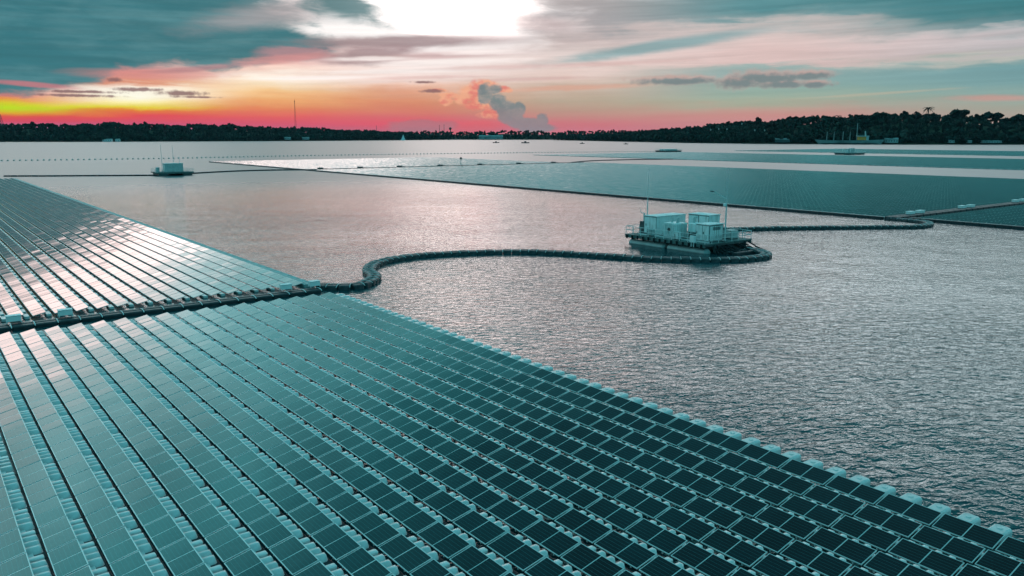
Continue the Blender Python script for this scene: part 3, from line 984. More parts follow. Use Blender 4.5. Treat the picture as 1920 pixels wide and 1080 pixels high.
b1, b2 = seg_mesh(1.5, 1.35, .36)
CB_ME, CS_ME = b1.mesh('body', M_BLACK), b2.mesh('strap', M_WHITE)
for i in range(20):
    v = V0 + PV * (17 - i) + .5
    o = thing('walkway_float', 'black walkway float between the two left arrays, %s in from the water' % nth(i + 1), 'float', W(68.2, v, 0), TH, 'black floats of the walkway between arrays')
    link('body', CB_ME, o)
    link('strap', CS_ME, o)
bx = MB()
bx.box((0, 0, .30), (.95, .6, .40), 0, .04)
bx.box((0, 0, .53), (1.0, .66, .05), 0, .015)
BOX_ME = bx.mesh('cabinet', M_WHITE)
bl = MB()
for sx_ in (-.45, .45):
    for sy_ in (-.25, .25):
        bl.box((sx_, sy_, .06), (.08, .08, .12))
BOXL_ME = bl.mesh('stand', M_GALV)
for lab, v, u in (('nearest the water corner', 29.3, 69.0), ('second from the water corner', 26.6, 69.0), ('second from the left photo edge', 9.0, 68.9), ('closest to the left photo edge', 5.6, 68.9)):
    o = thing('combiner_box', 'white junction box on the black walkway, ' + lab, 'junction box', W(u, v, .36), TH, 'white junction boxes on the walkway')
    link('cabinet', BOX_ME, o)
    link('stand', BOXL_ME, o)


# ------------------------------------------------------------------ booms of black floats
def chain(pts, step):
    """points and headings every step metres along a smooth line"""
    P = [Vector((a, b, 0)) for a, b in pts]
    dense = []
    for i in range(len(P) - 1):
        p0, p1, p2, p3 = P[max(i - 1, 0)], P[i], P[i + 1], P[min(i + 2, len(P) - 1)]
        for t in np.linspace(0, 1, 24, endpoint=False):
            dense.append(.5 * ((2 * p1) + (p2 - p0) * t + (2 * p0 - 5 * p1 + 4 * p2 - p3) * t * t + (3 * p1 - p0 - 3 * p2 + p3) * t ** 3))
    dense.append(P[-1])
    out, acc = [], 0.0
    for a, b in zip(dense, dense[1:]):
        l = (b - a).length
        while acc <= l and l > 0:
            q = a + (b - a) * (acc / l)
            d = b - a
            out.append((q.x, q.y, math.atan2(d.y, d.x)))
            acc += step
        acc -= l
    return out


b1, b2 = seg_mesh(1.05, 1.35, .5)
BM_BODY, BM_STRAP = b1.mesh('body', mat("faded_boom_plastic", (.030, .042, .048), 0.5, 0, 0.4, 0.5, 1.2)), b2.mesh('strap', M_BAND)
BOOM_A = [(-17.6, 73.7), (-15.8, 73.4), (-14.4, 74.0), (-13.7, 76.2), (-13.7, 79.1), (-14.8, 82.3), (-15.1, 85.7), (-14.5, 88.6), (-13.1, 91.0), (-11.2, 93.0), (-8.2, 94.7), (-3.9, 96.1), (1.3, 96.5), (6.4, 95.2), (11.2, 93.0), (15.8, 91.0), (20.5, 90.2), (24.8, 90.2), (28.3, 91.8), (29.9, 93.9), (30.0, 96.5), (28.9, 98.8)]
BOOM_B = [(31.5, 120.3), (36, 121.0), (39.7, 121.8), (48.0, 122.6), (56.5, 123.3), (61.8, 123.6), (65.4, 126.2), (66.9, 130.1), (65.5, 133.4), (63.9, 136.2)]
BOOM_D = [(32.1, 427.0), (44.5, 453.8), (68.1, 473.7), (91.8, 484.3), (102.9, 484.3)]
BOOM_C = [(-174.9, 281.9), (-161.0, 282.5), (-148.2, 284.5), (-134, 286), (-125.8, 288.0), (-121.3, 293.5), (-117.4, 306.0), (-108.5, 322.4), (-96, 331.5), (-83, 334.5)]
for pts, lab, grp in ((BOOM_A, 'black boom float curving from the left arrays to the substation platform, %s from the arrays', 'floats of the curving boom'), (BOOM_B, 'black boom float between substation platform and right arrays, %s from the platform', 'floats of the boom behind the platform')):
    for i, (x, y, a_) in enumerate(chain(pts, 1.07)):
        o = thing('boom_float', lab % nth(i + 1), 'boom float', (x, y, random.uniform(-.05, .02)), a_ + random.gauss(0, .035), grp)
        link('body', BM_BODY, o)
        link('strap', BM_STRAP, o)
fb = MB()
fb.box((0, 0, .2), (2.3, 1.3, .5), 0, .12)
FAR_BOOM = fb.mesh('boom', M_BLACK)
for i, (x, y, a_) in enumerate(chain(BOOM_C, 2.4)):
    tag(link('boom_float', FAR_BOOM, None, (x, y, 0), a_), 'black float of the far boom past the small left platform, %s from the left' % nth(i + 1), 'boom float', 'floats of the far left boom')
for i, (x, y, a_) in enumerate(chain(BOOM_D, 2.6)):
    tag(link('boom_float', FAR_BOOM, None, (x, y, 0), a_), 'black float of the thin boom to the distant dark barge, %s from the left' % nth(i + 1), 'boom float', 'floats of the distant boom')

# floating buoy line
bu = MB()
bu.lathe([(.12, -.3), (.42, -.2), (.55, .1), (.5, .45), (.28, .68), (.1, .74)], (0, 0, 0), 10)
BUOY_ME = bu.mesh('buoy', M_GREY, True)
for i, (x, y, a_) in enumerate(chain([(-300, 447), (-285, 454), (-213, 497), (-150, 560), (-65, 622), (62, 690), (133, 722)], 2.9)):
    tag(link('buoy', BUOY_ME, None, (x, y, 0)), 'small dark buoy in the line strung across the lake, %s from the left' % nth(i + 1), 'buoy', 'buoys strung across the lake')


# ------------------------------------------------------------------ distant arrays
def far_array(u0, u1, v0, v1, label, edge_lab):
    nu, nv = int((u1 - u0) / PU), int((v1 - v0) / PV)
    U = u0 + (np.arange(nu) + .5) * PU
    V = v0 + np.arange(nv) * PV
    uu, vv = np.meshgrid(U, V)
    uu, vv = uu.ravel(), vv.ravel()
    N = len(uu)
    r1, r2 = rng.normal(0, .006, N), rng.normal(0, .006, N)
    q = np.empty((N, 4, 3))
    for i, (s, t) in enumerate(((0, -1), (1, -1), (1, 1), (0, 1))):
        q[:, i, 0] = vv + s * SL_ * CT
        q[:, i, 1] = uu + t * ML / 2
        q[:, i, 2] = LOW_Z + s * SL_ * ST + r1 * t + r2 * (s - .5)
    F = np.arange(N * 4).reshape(-1, 4)
    UVs = np.tile(np.array([(0, 0), (1, 0), (1, 1), (0, 1)], float), (N, 1))
    root = thing('solar_array', label, 'solar array', (0, 0, 0), TH, 'distant floating solar arrays')
    o = link('panel_rows', grid_mesh('panel_rows', q.reshape(-1, 3), F, M_GLASS_FAR, UVs), root)
    o['kind'] = 'stuff'
    mb = MB()
    mb.box(((v0 + v1) / 2, (u0 + u1) / 2, .05), (v1 - v0 - 1.0, u1 - u0 - .6, .2))
    mb.build('float_deck', M_BLACK, root)
    eb = MB()
    eb.box((v0 - .55, (u0 + u1) / 2, .17), (.9, u1 - u0, .32), 0, .05)
    eb.box(((v0 + v1) / 2, u0 - .3, .17), (v1 - v0, .7, .32), 0, .05)
    eb.build('edge_walkway', M_FLOAT2, root)
    return root


far_array(71.5, 312, 134.6, 286, 'large floating solar array right of centre, behind the substation platform', '')
far_array(319, 446, 134.6, 272, 'floating solar array tapering to a point beyond the corridor, left of centre', '')
far_array(-30, 68.0, 137.0, 286, 'floating solar array at the right edge, beyond the black corridor', '')
far_array(100, 462, 369, 528, 'distant solar array shown as a teal band behind the large array', '')
far_array(120, 478, 618, 790, 'farthest solar array, thin teal band below the headland', '')
eb = MB()
eb.box((0, 0, .17), (.8, 2.26, .5), 0, .08)
EDGE_SHADE = eb.mesh('float', M_BLACK)  # black colour stands for the shaded near sides of pale floats
for i in range(int((446 - 71.5) / 2.3)):
    u = 72.5 + i * 2.3
    tag(link('edge_float', EDGE_SHADE, None, W(u, 132.9, 0), TH), 'shade-darkened float along the near side of the large array, %s from its right corner' % nth(i + 1), 'float', 'shade-darkened floats edging the large array')
for i in range(16):
    tag(link('edge_float', EDGE_SHADE, None, W(67 - i * 2.3, 135.4, 0), TH), 'shade-darkened float edging the array at the right photo edge, %s from its left corner' % nth(i + 1), 'float', 'shade-darkened floats edging the right array')
cb1, cb2 = seg_mesh(2.3, 2.2, .6)
RC_BODY = cb1.mesh('body', M_BLACK)
for i in range(66):
    tag(link('walkway_float', RC_BODY, None, W(69.8, 133.5 + i * 2.3, 0), TH), 'black float of the corridor between the right arrays, %s from the water' % nth(i + 1), 'float', 'black floats of the right corridor')
BIGBOX = MB()
BIGBOX.box((0, 0, .3), (1.6, .9, .42), 0, .05)
BIGBOX.box((0, 0, .54), (1.7, 1.0, .05), 0, .02)
BB_ME = BIGBOX.mesh('box', M_WHITE)
for i, v in enumerate((140.2, 143.6, 159.5, 163.0, 183.0, 186.5)):
    tag(link('combiner_box', BB_ME, None, W(70.4, v, .45), TH), 'white junction box beside the right corridor, %s from the water' % nth(i + 1), 'junction box', 'white junction boxes on the right corridor')
DK = MB()
DK.box((0, 0, .4), (2.0, 1.6, .8), 0, .08)
DK.box((2.0, .2, .2), (2.0, 1.2, .4), 0, .08)
DK.tube((-.4, 0, .8), (-.4, 0, 1.3), .06)
DK_ME = DK.mesh('cabinet', M_DARKP)
for i, v in enumerate((139, 157, 176, 197, 219, 242, 264)):
    tag(link('equipment_cabinet', DK_ME, None, W(315.5, v, .2), TH), 'small dark cabinet on the far corridor, %s from its left end' % nth(i + 1), 'cabinet', 'dark cabinets on the far corridor')
for i in range(58):
    tag(link('walkway_float', RC_BODY, None, W(315.5, 134.5 + i * 2.6, -.1), TH), 'black float of the far corridor between arrays, %s from its left end' % nth(i + 1), 'float', 'black floats of the far corridor')


t = thing('sensor_mast', 'small dark sensor mast standing on the far corridor, among the dark cabinets', 'mast', W(316.5, 209, .2), TH)
mb = MB()
mb.tube((0, 0, 0), (0, 0, 3.2), .16, .12)
mb.build('pole', M_GREY, t)
mb = MB()
mb.box((0, 0, 3.4), (.7, .9, .9), 0, .06)
mb.build('sensor_box', M_DARKP, t)

# ------------------------------------------------------------------ floating substation
def railing(mb, x0, x1, y0, y1, z, h_=1.05, stp=1.35, r_=.042, gaps=()):
    cs = [(x0, y0), (x1, y0), (x1, y1), (x0, y1), (x0, y0)]
    for (ax, ay), (bx_, by_) in zip(cs, cs[1:]):
        L = math.hypot(bx_ - ax, by_ - ay)
        k = max(1, round(L / stp))
        for i in range(k):
            t = i / k
            x, y = ax + (bx_ - ax) * t, ay + (by_ - ay) * t
            mb.tube((x, y, z), (x, y, z + h_), r_, None, 6)
        for zz in (h_, h_ * .52):
            mb.tube((ax, ay, z + zz), (bx_, by_, z + zz), r_ * .85, None, 6)


SUB_U, SUB_V = 68.9, 80.2
sub = thing('floating_platform', 'steel floating platform with railings inside the black boom loop', 'platform', W(SUB_U, SUB_V, 0), TH)
mb = MB()
mb.box((0, 0, 1.18), (9.0, 13.4, .12))
for y in np.linspace(-6.4, 6.4, 9):
    mb.box((0, y, 1.0), (8.8, .16, .24))
for x in (-4.4, -1.5, 1.5, 4.4):
    mb.box((x, 0, .96), (.18, 13.3, .30))
mb.build('deck', M_DECK, sub)
for sx_ in (-3.55, 0, 3.55):
    for y in (-3.35, 3.35):
        mb = MB()
        N, pts = 10, []
        for q in range(N):
            a_ = 2 * math.pi * q / N
            pts.append((sx_ + .62 * math.cos(a_), .12 + .46 * math.sin(a_)))
        vs = []
        for yy, sc in ((-3.15, .6), (-2.9, 1), (2.9, 1), (3.15, .6)):
            vs += [(sx_ + (p_[0] - sx_) * sc, y + yy, .12 + (p_[1] - .12) * sc) for p_ in pts]
        fs = [(k * N + q, k * N + (q + 1) % N, (k + 1) * N + (q + 1) % N, (k + 1) * N + q) for k in range(3) for q in range(N)]
        fs += [tuple(reversed(range(N))), tuple(range(3 * N, 4 * N))]
        mb.poly(vs, fs)
        mb.build('pontoon', M_GREY, sub)
for y in np.linspace(-6, 6, 7):
    for x in (-3.55, 3.55):
        mb = MB()
        mb.box((x, y, .70), (.7, .14, .42), 0, .03)
        mb.build('support', M_DARKP, sub)
mb = MB()
railing(mb, -4.4, 4.4, -6.6, 6.6, 1.24)
mb.build('railing', M_GALV, sub)
for y in np.linspace(-6.2, 6.2, 14):
    mb = MB()
    mb.tube((-4.62, y, .75), (-4.62, y, 1.2), .12, None, 8)
    mb.build('fender', M_RUBBER, sub)
mb = MB()                                   # cable bundle down to the boom on the near right corner
for q in range(26):
    x0, y0 = random.uniform(-2.5, 4), -6.4
    x1, y1 = x0 + random.uniform(-1, 1), -6.4 - random.uniform(1.0, 3.0)
    mb.tube((x0, y0, random.uniform(.6, 1.15)), ((x0 + x1) / 2, (y0 + y1) / 2, random.uniform(.35, .7)), .09, None, 6)
    mb.tube(((x0 + x1) / 2, (y0 + y1) / 2, .5), (x1, y1, .15), .09, None, 6)
mb.build('cable_bundle', M_RUBBER, sub)
mb = MB()
for y in np.linspace(-9.2, -6.9, 3):
    mb.box((.6, y, .1), (5.6, .62, .5), 0, .1)
mb.build('cable_float', M_BLACK, sub)


def at_sub(x, y, z):
    return W(SUB_U + y, SUB_V + x, z)


def cabinet(name, label, cat, x, y, sx_, sy_, sz_, m, doors=0, side='x', roof=True, z0=1.24, vents=True, group=None):
    t = thing(name, label, cat, at_sub(x, y, z0), TH, group)
    mb = MB()
    mb.box((0, 0, sz_ / 2 + .12), (sx_, sy_, sz_), 0, .02)
    mb.build('body', m, t)
    mb = MB()
    mb.box((0, 0, .06), (sx_ * .96, sy_ * .96, .115))
    mb.build('plinth', M_DARKP, t)
    if roof:
        mb = MB()
        X, Y, z = sx_ / 2 + .09, sy_ / 2 + .09, sz_ + .123
        mb.poly([(-X, -Y, z), (X, -Y, z), (X, Y, z), (-X, Y, z), (-X, -Y, z + .07), (X, -Y, z + .07), (X, Y, z + .07), (-X, Y, z + .07), (-X * .2, 0, z + .2), (X * .2, 0, z + .2)],
                [(0, 3, 2, 1), (0, 1, 5, 4), (1, 2, 6, 5), (2, 3, 7, 6), (3, 0, 4, 7), (4, 5, 9, 8), (5, 6, 9), (6, 7, 8, 9), (7, 4, 8)])
        mb.build('roof', m, t)
    if doors:
        mb = MB()
        mb.box((-sx_ / 2 - .004, 0, sz_ / 2 + .12), (.012, sy_ * .985, sz_ * .96))
        mb.build('door_frame', M_DARKP, t)
    for f_ in range(doors):
        dw = sy_ / doors
        yc = -sy_ / 2 + dw * (f_ + .5)
        mb = MB()
        mb.box((-sx_ / 2 - .018, yc, sz_ / 2 + .12), (.03, dw * .93, sz_ * .9), 0, .008)
        d = mb.build('door', m, t)
        mb = MB()
        mb.box((-sx_ / 2 - .06, yc + dw * .32, sz_ * .5 + .12), (.05, .06, .28))
        mb.build('handle', M_DARKP, d)
        if vents:
            mb = MB()
            for q in range(6):
                mb.box((-sx_ / 2 - .04, yc, .42 + q * .09), (.02, dw * .5, .05))
            mb.build('vent', M_GREY, d)
    return t


A = cabinet('equipment_container', 'tall white equipment container at the left end of the substation platform', 'container', .3, 4.1, 5.6, 2.2, 2.28, M_CAB, 1)
B = cabinet('transformer', 'white ribbed transformer with a dark round sign, left of platform middle', 'transformer', -2.3, -.05, 2.0, 2.1, 1.8, M_CAB, 0, roof=False)
mb = MB()
for y in np.linspace(-.8, .8, 7):
    mb.box((-1.07, y, 1.02), (.14, .07, 1.6))
for x in np.linspace(-.8, .8, 7):
    mb.box((x, -1.12, 1.02), (.07, .14, 1.6))
mb.build('cooling_rib', M_CAB, B)
mb = MB()
N = 14
mb.poly([(-1.16, .05 + .24 * math.cos(6.283 * q / N), 1.1 + .24 * math.sin(6.283 * q / N)) for q in range(N)] + [(-1.145, .05 + .24 * math.cos(6.283 * q / N), 1.1 + .24 * math.sin(6.283 * q / N)) for q in range(N)],
        [tuple(range(N)), tuple(reversed(range(N, 2 * N)))] + [(q, N + q, N + (q + 1) % N, (q + 1) % N) for q in range(N)])
mb.build('warning_sign', M_DARKP, B)
for bx_, by_, bz_ in ((-.3, -.5, 2.5), (.3, -.2, 2.55), (-.1, .5, 2.4)):
    mb = MB()
    mb.tube((bx_, by_, 1.9), (bx_, by_, bz_), .13, .09)
    mb.build('bushing', M_GREY, B)
Ct = thing('oil_tank', 'pale tank on a dark steel stand between transformer and corner cabinet', 'tank', at_sub(-1.3, -2.5, 1.24), TH)
mb = MB()
mb.box((0, 0, 1.45), (1.5, 1.35, 1.15), 0, .12)
mb.build('tank', M_CAB, Ct)
mb = MB()
for x in (-.6, .6):
    for y in (-.5, .5):
        mb.box((x, y, .44), (.12, .12, .88))
mb.box((0, 0, .5), (.9, .8, .5))
mb.build('stand', M_DARKP, Ct)
mb = MB()
mb.tube((0, .3, 2.0), (0, .3, 2.6), .14)
mb.tube((0, .3, 2.6), (.5, .3, 2.7), .12)
mb.build('vent_pipe', M_GREY, Ct)
D = cabinet('inverter_cabinet', 'white two door inverter cabinet at the right front of the substation platform', 'cabinet', -1.6, -4.95, 2.7, 2.0, 2.0, M_CAB, 2)
mb = MB()
for x in (-.82, 0, .82):
    mb.box((x, -1.02, 1.1), (.74, .035, 1.75), 0, .008)
mb.build('side_door', M_CAB, D)
mb = MB()
mb.box((0, -1.003, 1.12), (2.6, .012, 1.9))
mb.build('door_frame', M_DARKP, D)
mb = MB()
for x in (-.82, 0, .82):
    for q in range(5):
        mb.box((x, -1.05, .4 + q * .08), (.5, .02, .045))
mb.build('vent', M_GREY, D)
mb = MB()
for q in range(5):
    mb.box((0, -1.05, 1.5 + q * .08), (1.4, .02, .045))
mb.build('louvre', M_DARKP, D)
cabinet('equipment_container', 'long white container behind the corner cabinet on the substation platform', 'container', 2.2, -.85, 2.1, 3.4, 2.65, M_CAB, 2)
cabinet('control_box', 'small dark control box on a post at platform\'s left end', 'control box', -2.2, 5.6, .6, .8, 1.5, M_DARKP, 0, roof=False, vents=False)
mb = MB()
t = thing('switch_box', 'small pale switch box hung on the front railing of the substation', 'switch box', at_sub(-4.75, -5.0, 1.3), TH)
mb.box((0, 0, .45), (.3, .75, .8), 0, .02)
mb.build('body', M_CAB, t)
mb = MB()
mb.tube((0, -.2, -.5), (0, -.2, .05), .05)
mb.tube((0, .2, -.5), (0, .2, .05), .05)
mb.build('leg', M_GALV, t)
for nm_, lab, x, y, sx_, sy_, sz_, m_ in (
        ('cable_box', 'low dark cable box on the deck between tall container and ribbed transformer', -3.6, 2.9, .7, .8, .75, M_GREY),
        ('cable_box', 'low pale cable box on the deck just right of the ribbed transformer', -3.9, -1.9, .5, .7, .9, M_CAB),
        ('cable_drum_box', 'squat grey box at the right rear end of the substation deck', 2.4, -5.0, 1.4, 1.2, 1.0, M_GREY)):
    cabinet(nm_, lab, 'cable box', x, y, sx_, sy_, sz_, m_, 1, roof=False, vents=False)
mb = MB()
for x in (-3.2, -.2):
    mb.box((x, -.4, 1.29), (.35, 11.6, .10))
mb.box((-1.7, 2.75, 1.295), (2.6, .3, .09))
mb.build('cable_tray', M_GALV, sub)
mb = MB()
for x in (-2.9, 2.9):
    mb.box((x, -6.85, .62), (.14, .35, 1.0), 0, .02)
mb.box((-.5, -6.76, 1.0), (8.2, .1, .16))
mb.build('mooring_frame', M_DARKP, sub)
t = thing('mast', 'slim grey lightning mast at the left end of the substation platform', 'mast', at_sub(-1.0, 6.1, 1.24), TH)
mb = MB()
mb.tube((0, 0, 0), (0, 0, 4.2), .085, .065)
mb.tube((0, 0, 4.2), (.02, .02, 8.2), .04, .02)
mb.build('pole', M_GALV, t)
mb = MB()
mb.box((0, 0, .04), (.45, .45, .08))
mb.build('base_plate', M_DARKP, t)
t = thing('light_pole', 'grey lamp pole with an angled arm at platform\'s right end', 'light pole', at_sub(-.5, -6.42, 1.24), TH)
mb = MB()
mb.tube((0, 0, 0), (0, 0, 4.6), .10, .08)
mb.tube((0, 0, 4.6), (0, 0, 8.8), .04, .02)
mb.build('pole', M_GALV, t)
mb = MB()
mb.tube((0, 0, 5.2), (-.55, 1.55, 6.0), .035)
mb.build('arm', M_GALV, t)
mb = MB()
mb.box((-.62, 1.75, 6.06), (.22, .5, .12), 0, .03)
mb.build('lamp_head', M_DARKP, t)
mb = MB()
mb.box((0, 0, .04), (.5, .5, .08))
mb.build('base_plate', M_DARKP, t)
mb = MB()
mb.box((-.2, .1, 4.5), (.3, .3, .35), 0, .03)
mb.build('floodlight', M_WHITE, t)
t = thing('instrument_post', 'short T shaped instrument post beside the left platform mast', 'post', at_sub(-1.6, 6.1, 1.24), TH)
mb = MB()
mb.tube((0, 0, 0), (0, 0, 2.6), .12, .10)
mb.build('pole', M_GALV, t)
mb = MB()
mb.tube((-.3, -.7, 2.62), (.3, .9, 2.62), .035)
mb.tube((.3, .9, 2.62), (.36, 1.05, 3.1), .035)
mb.build('crossbar', M_GALV, t)


# ------------------------------------------------------------------ smaller platforms
def small_platform(u, v, lu, lv, label, boxes, masts, posts=True):
    t = thing('floating_platform', label, 'platform', W(u, v, 0), TH)
    mb = MB()
    mb.box((0, 0, 1.1), (lv, lu, .3))
    mb.box((0, 0, .8), (lv * .92, lu * .96, .3))
    mb.build('deck', M_DECK, t)
    for x in (-lv * .33, lv * .33):
        mb = MB()
        mb.box((x, 0, .25), (lv * .25, lu * .95, .8), 0, .15)
        mb.build('pontoon', M_DARKP, t)
    mb = MB()
    railing(mb, -lv / 2 + .1, lv / 2 - .1, -lu / 2 + .1, lu / 2 - .1, 1.25, 1.1, 1.6, .035)
    mb.build('railing', M_GALV, t)
    for (lab, x, y, sx_, sy_, sz_) in boxes:
        c = thing('equipment_container', lab, 'container', W(u + y, v + x, 1.25), TH)
        mb = MB()
        mb.box((0, 0, sz_ / 2), (sx_, sy_, sz_), 0, .04)
        mb.build('body', M_GREY, c)
        mb = MB()
        mb.box((0, 0, sz_ + .05), (sx_ + .2, sy_ + .2, .1))
        mb.build('roof', M_WHITE, c)
        for yd, wd in ((-.2, .3), (.25, .2)):
            mb = MB()
            mb.box((-sx_ / 2 - .03, sy_ * yd, sz_ * .45), (.05, sy_ * wd, sz_ * .8))
            mb.build('door', M_WHITE, c)
    for (lab, x, y, h_) in masts:
        c = thing('mast', lab, 'mast', W(u + y, v + x, 1.25), TH)
        mb = MB()
        mb.tube((0, 0, 0), (0, 0, h_), .10, .05)
        mb.build('pole', M_GALV, c)
        mb = MB()
        mb.box((0, 0, .05), (.5, .5, .1))
        mb.build('base_plate', M_DARKP, c)
    return t


small_platform(306.5, 78.5, 9.0, 12.5, 'small platform with a teal container on the boom at left', [
    ('long teal container on the small left platform', .4, .2, 6.2, 3.0, 2.9), ('low dark cabinet left of the container on the small platform', -4.6, 1.5, 1.0, 1.2, 1.5)],
    [('thin mast at the left of the small platform\'s container', -3.0, 1.5, 9.5), ('thin mast at the middle of the small platform\'s container', .9, 1.2, 9.3), ('short lamp mast at the right of the small platform\'s container', 3.0, 1.2, 5.0)])
small_platform(485, 536, 14, 20, 'distant dark low barge behind the teal band, right of centre', [
    ('low dark cabin on the distant barge', 0, 0, 14, 8, 1.0)], [])
small_platform(336, 570, 14, 20, 'distant dark platform below the white ship', [
    ('left cabinet on the distant platform below the ship', -3.5, 0, 2.0, 2.5, 3.0), ('right cabinet on the distant platform below the ship', 2.0, 0, 4.0, 3.0, 3.2)],
    [('left mast on the distant platform below the ship', -8, 1, 4.5), ('right mast on the distant platform below the ship', 7, 1, 4.5)])

# ------------------------------------------------------------------ shore buildings, towers, boats
def house(label, key, px, d, L, Dp, H_, rz, m, cat='building', dz=0.0):
    s = s_for_px(key, px, d)
    x, y, z = land_at(key, s, d)
    t = thing('building', label, cat, (x, y, max(z, .4) + dz), rz)
    mb = MB()
    mb.box((0, 0, H_ / 2), (L, Dp, H_))
    mb.build('wall', m, t)
    mb = MB()
    X, Y = L / 2 + .5, Dp / 2 + .5
    mb.poly([(-X, -Y, H_ + .02), (X, -Y, H_ + .02), (X, Y, H_ + .02), (-X, Y, H_ + .02), (-X, 0, H_ * 1.35), (X, 0, H_ * 1.35)], [(0, 3, 2, 1), (0, 1, 5, 4), (2, 3, 4, 5), (0, 4, 3), (1, 2, 5)])
    mb.build('roof', M_SHORE, t)
    for q in range(max(2, int(L / 4))):
        mb = MB()
        mb.box((-L / 2 + (q + .5) * L / max(2, int(L / 4)), -Dp / 2 - .03, H_ * .5), (1.4, .08, H_ * .45))
        mb.build('window', M_DARKP, t)
    return t


house('left white shed on the far left shoreline', 'left', 202, 1.5, 20, 8, 5.0, rad(2), M_WHITE)
house('smaller white shed just right of the first on the far left shoreline', 'left', 222, 1.5, 9, 8, 5.0, rad(2), M_WHITE)
house('pale house half hidden under the left hill trees, below the radio mast', 'left', 540, 2, 16, 9, 5, rad(30), M_SHORE, dz=3)
house('second pale house under the left hill trees, right of the radio mast', 'left', 572, 2, 18, 9, 5, rad(30), M_SHORE, dz=3)
house('long white building on the far middle shore', 'middle', 920, 1, 80, 14, 9, 0, M_SHORE, dz=2)
house('pale boathouse with an open roof right of the white ship', 'right', 1668, 2, 20, 9, 6, rad(-8), M_SHORE, dz=2)
house('low pale shelter among the trees at far right', 'right', 1860, 2, 28, 8, 3, rad(-5), M_SHORE, dz=2)
house('tiny pale hut at the foot of the right headland trees', 'right', 1782, 2, 8, 6, 3.5, rad(-5), M_SHORE, dz=2)
house('tiny pale hut left of the low shelter at far right', 'right', 1820, 2, 6, 5, 3, rad(-5), M_SHORE, dz=2)
house('pale open pavilion on the headland shore left of the ship', 'right', 1468, 2, 24, 8, 5, rad(-20), M_DARKP, dz=2)

t = thing('ship', 'white ship with an orange cabin lying by the headland shore', 'ship', (545, 1322, .0), rad(-6))
mb = MB()
secs = []
for i in range(13):
    q = i / 12
    x = -50 + 100 * q
    bw = 8 * (1 - abs(2 * q - 1) ** 3.5) + .3
    rise = 6.2 + 1.6 * abs(2 * q - 1) ** 3
    ov = 5.0 * (2 * q - 1) * abs(2 * q - 1) ** 3
    secs.append([(x + ov, -bw, rise), (x, -bw * .75, 2.0), (x - ov * .3, 0, -.5), (x, bw * .75, 2.0), (x + ov, bw, rise)])
vs = [p_ for s_ in secs for p_ in s_]
fs = [(i * 5 + j, (i + 1) * 5 + j, (i + 1) * 5 + j + 1, i * 5 + j + 1) for i in range(12) for j in range(4)]
fs += [(i * 5 + 4, (i + 1) * 5 + 4, (i + 1) * 5, i * 5) for i in range(12)]
mb.poly(vs, fs)
mb.build('hull', M_SHORE, t)
mb = MB()
mb.box((19, 0, 9.4), (15, 8, 5.5), 0, .4)
mb.build('cabin', M_ORANGE, t)
mb = MB()
mb.box((19.5, 0, 12.9), (18, 10, 1.3), 0, .3)
mb.box((26, 0, 10), (4, 9, 7), 0, .3)
mb.build('roof', M_GREY, t)
for x in (-36, -25, -11, 0):
    mb = MB()
    mb.tube((x, 0, 5), (x, 0, 20), .6, .45)
    mb.build('mast', M_SHORE, t)
mb = MB()
mb.tube((10.5, 0, 5), (10.5, 0, 33), .7, .5)
mb.build('mast', M_SHORE, t)
mb = MB()
mb.tube((24, 0, 13), (23, 0, 21), 1.4, .9)
mb.build('funnel', M_GREY, t)


def lattice(name, label, cat, base, H_, wb, m, panels=10, parts=()):
    t = thing(name, label, cat, base)
    mb = MB()
    for k in range(panels):
        z0, z1 = H_ * k / panels, H_ * (k + 1) / panels
        w0, w1 = wb * (1 - .75 * k / panels), wb * (1 - .75 * (k + 1) / panels)
        r_ = max(.12, wb * .06)
        c0 = [(-w0, -w0), (w0, -w0), (w0, w0), (-w0, w0)]
        c1 = [(-w1, -w1), (w1, -w1), (w1, w1), (-w1, w1)]
        for q in range(4):
            mb.tube((*c0[q], z0), (*c1[q], z1), r_, None, 5)
            mb.tube((*c0[q], z0), (*c1[(q + 1) % 4], z1), r_ * .6, None, 4)
            mb.tube((*c1[q], z1), (*c1[(q + 1) % 4], z1), r_ * .6, None, 4)
    mb.build('lattice', m, t)
    mb = MB()
    mb.tube((0, 0, H_), (0, 0, H_ * 1.05), .35, .2)
    mb.box((0, 0, H_ * .985), (2.2, 2.2, 2.0))
    mb.build('antenna', m, t)
    return t


x, y, z = land_at('left', s_for_px('left', 555, 120), 120)
lattice('radio_mast', 'tall thin red radio mast standing above the left hill', 'radio mast', (x, y, z), 92, 2.2, mat("mast_red", (.16, .05, .045), .6, 0, .3), 16)
x, y, z = land_at('left', s_for_px('left', 1, 150), 150)
lattice('pylon', 'grey lattice pylon at the far left edge of the skyline', 'pylon', (x, y, z), 38, 7, M_DARKP, 7)
for lab, px, H_ in (('left thin chimney pole on the far middle shore', 825, 46), ('right thin chimney pole on the far middle shore', 834, 48), ('thin pole standing at the start of the far middle shore', 707, 44)):
    x, y, z = land_at('middle', s_for_px('middle', px, 40), 40)
    t = thing('pole', lab, 'pole', (x, y, z))
    mb = MB()
    mb.tube((0, 0, -2), (0, 0, H_ - z), .9, .5)
    mb.build('shaft', M_DARKP, t)
    mb = MB()
    mb.lathe([(.4, 0), (1.2, .6), (1.2, 1.6), (.4, 2.2)], (0, 0, H_ - z), 8)
    mb.build('cap', M_DARKP, t)
x, y, z = land_at('middle', s_for_px('middle', 846, 40), 40)
t = thing('water_tower', 'dark water tower with a round tank on the far middle shore', 'water tower', (x, y, z))
mb = MB()
mb.tube((0, 0, -2), (0, 0, 32 - z), 2.0, 1.5)
mb.build('column', M_DARKP, t)
mb = MB()
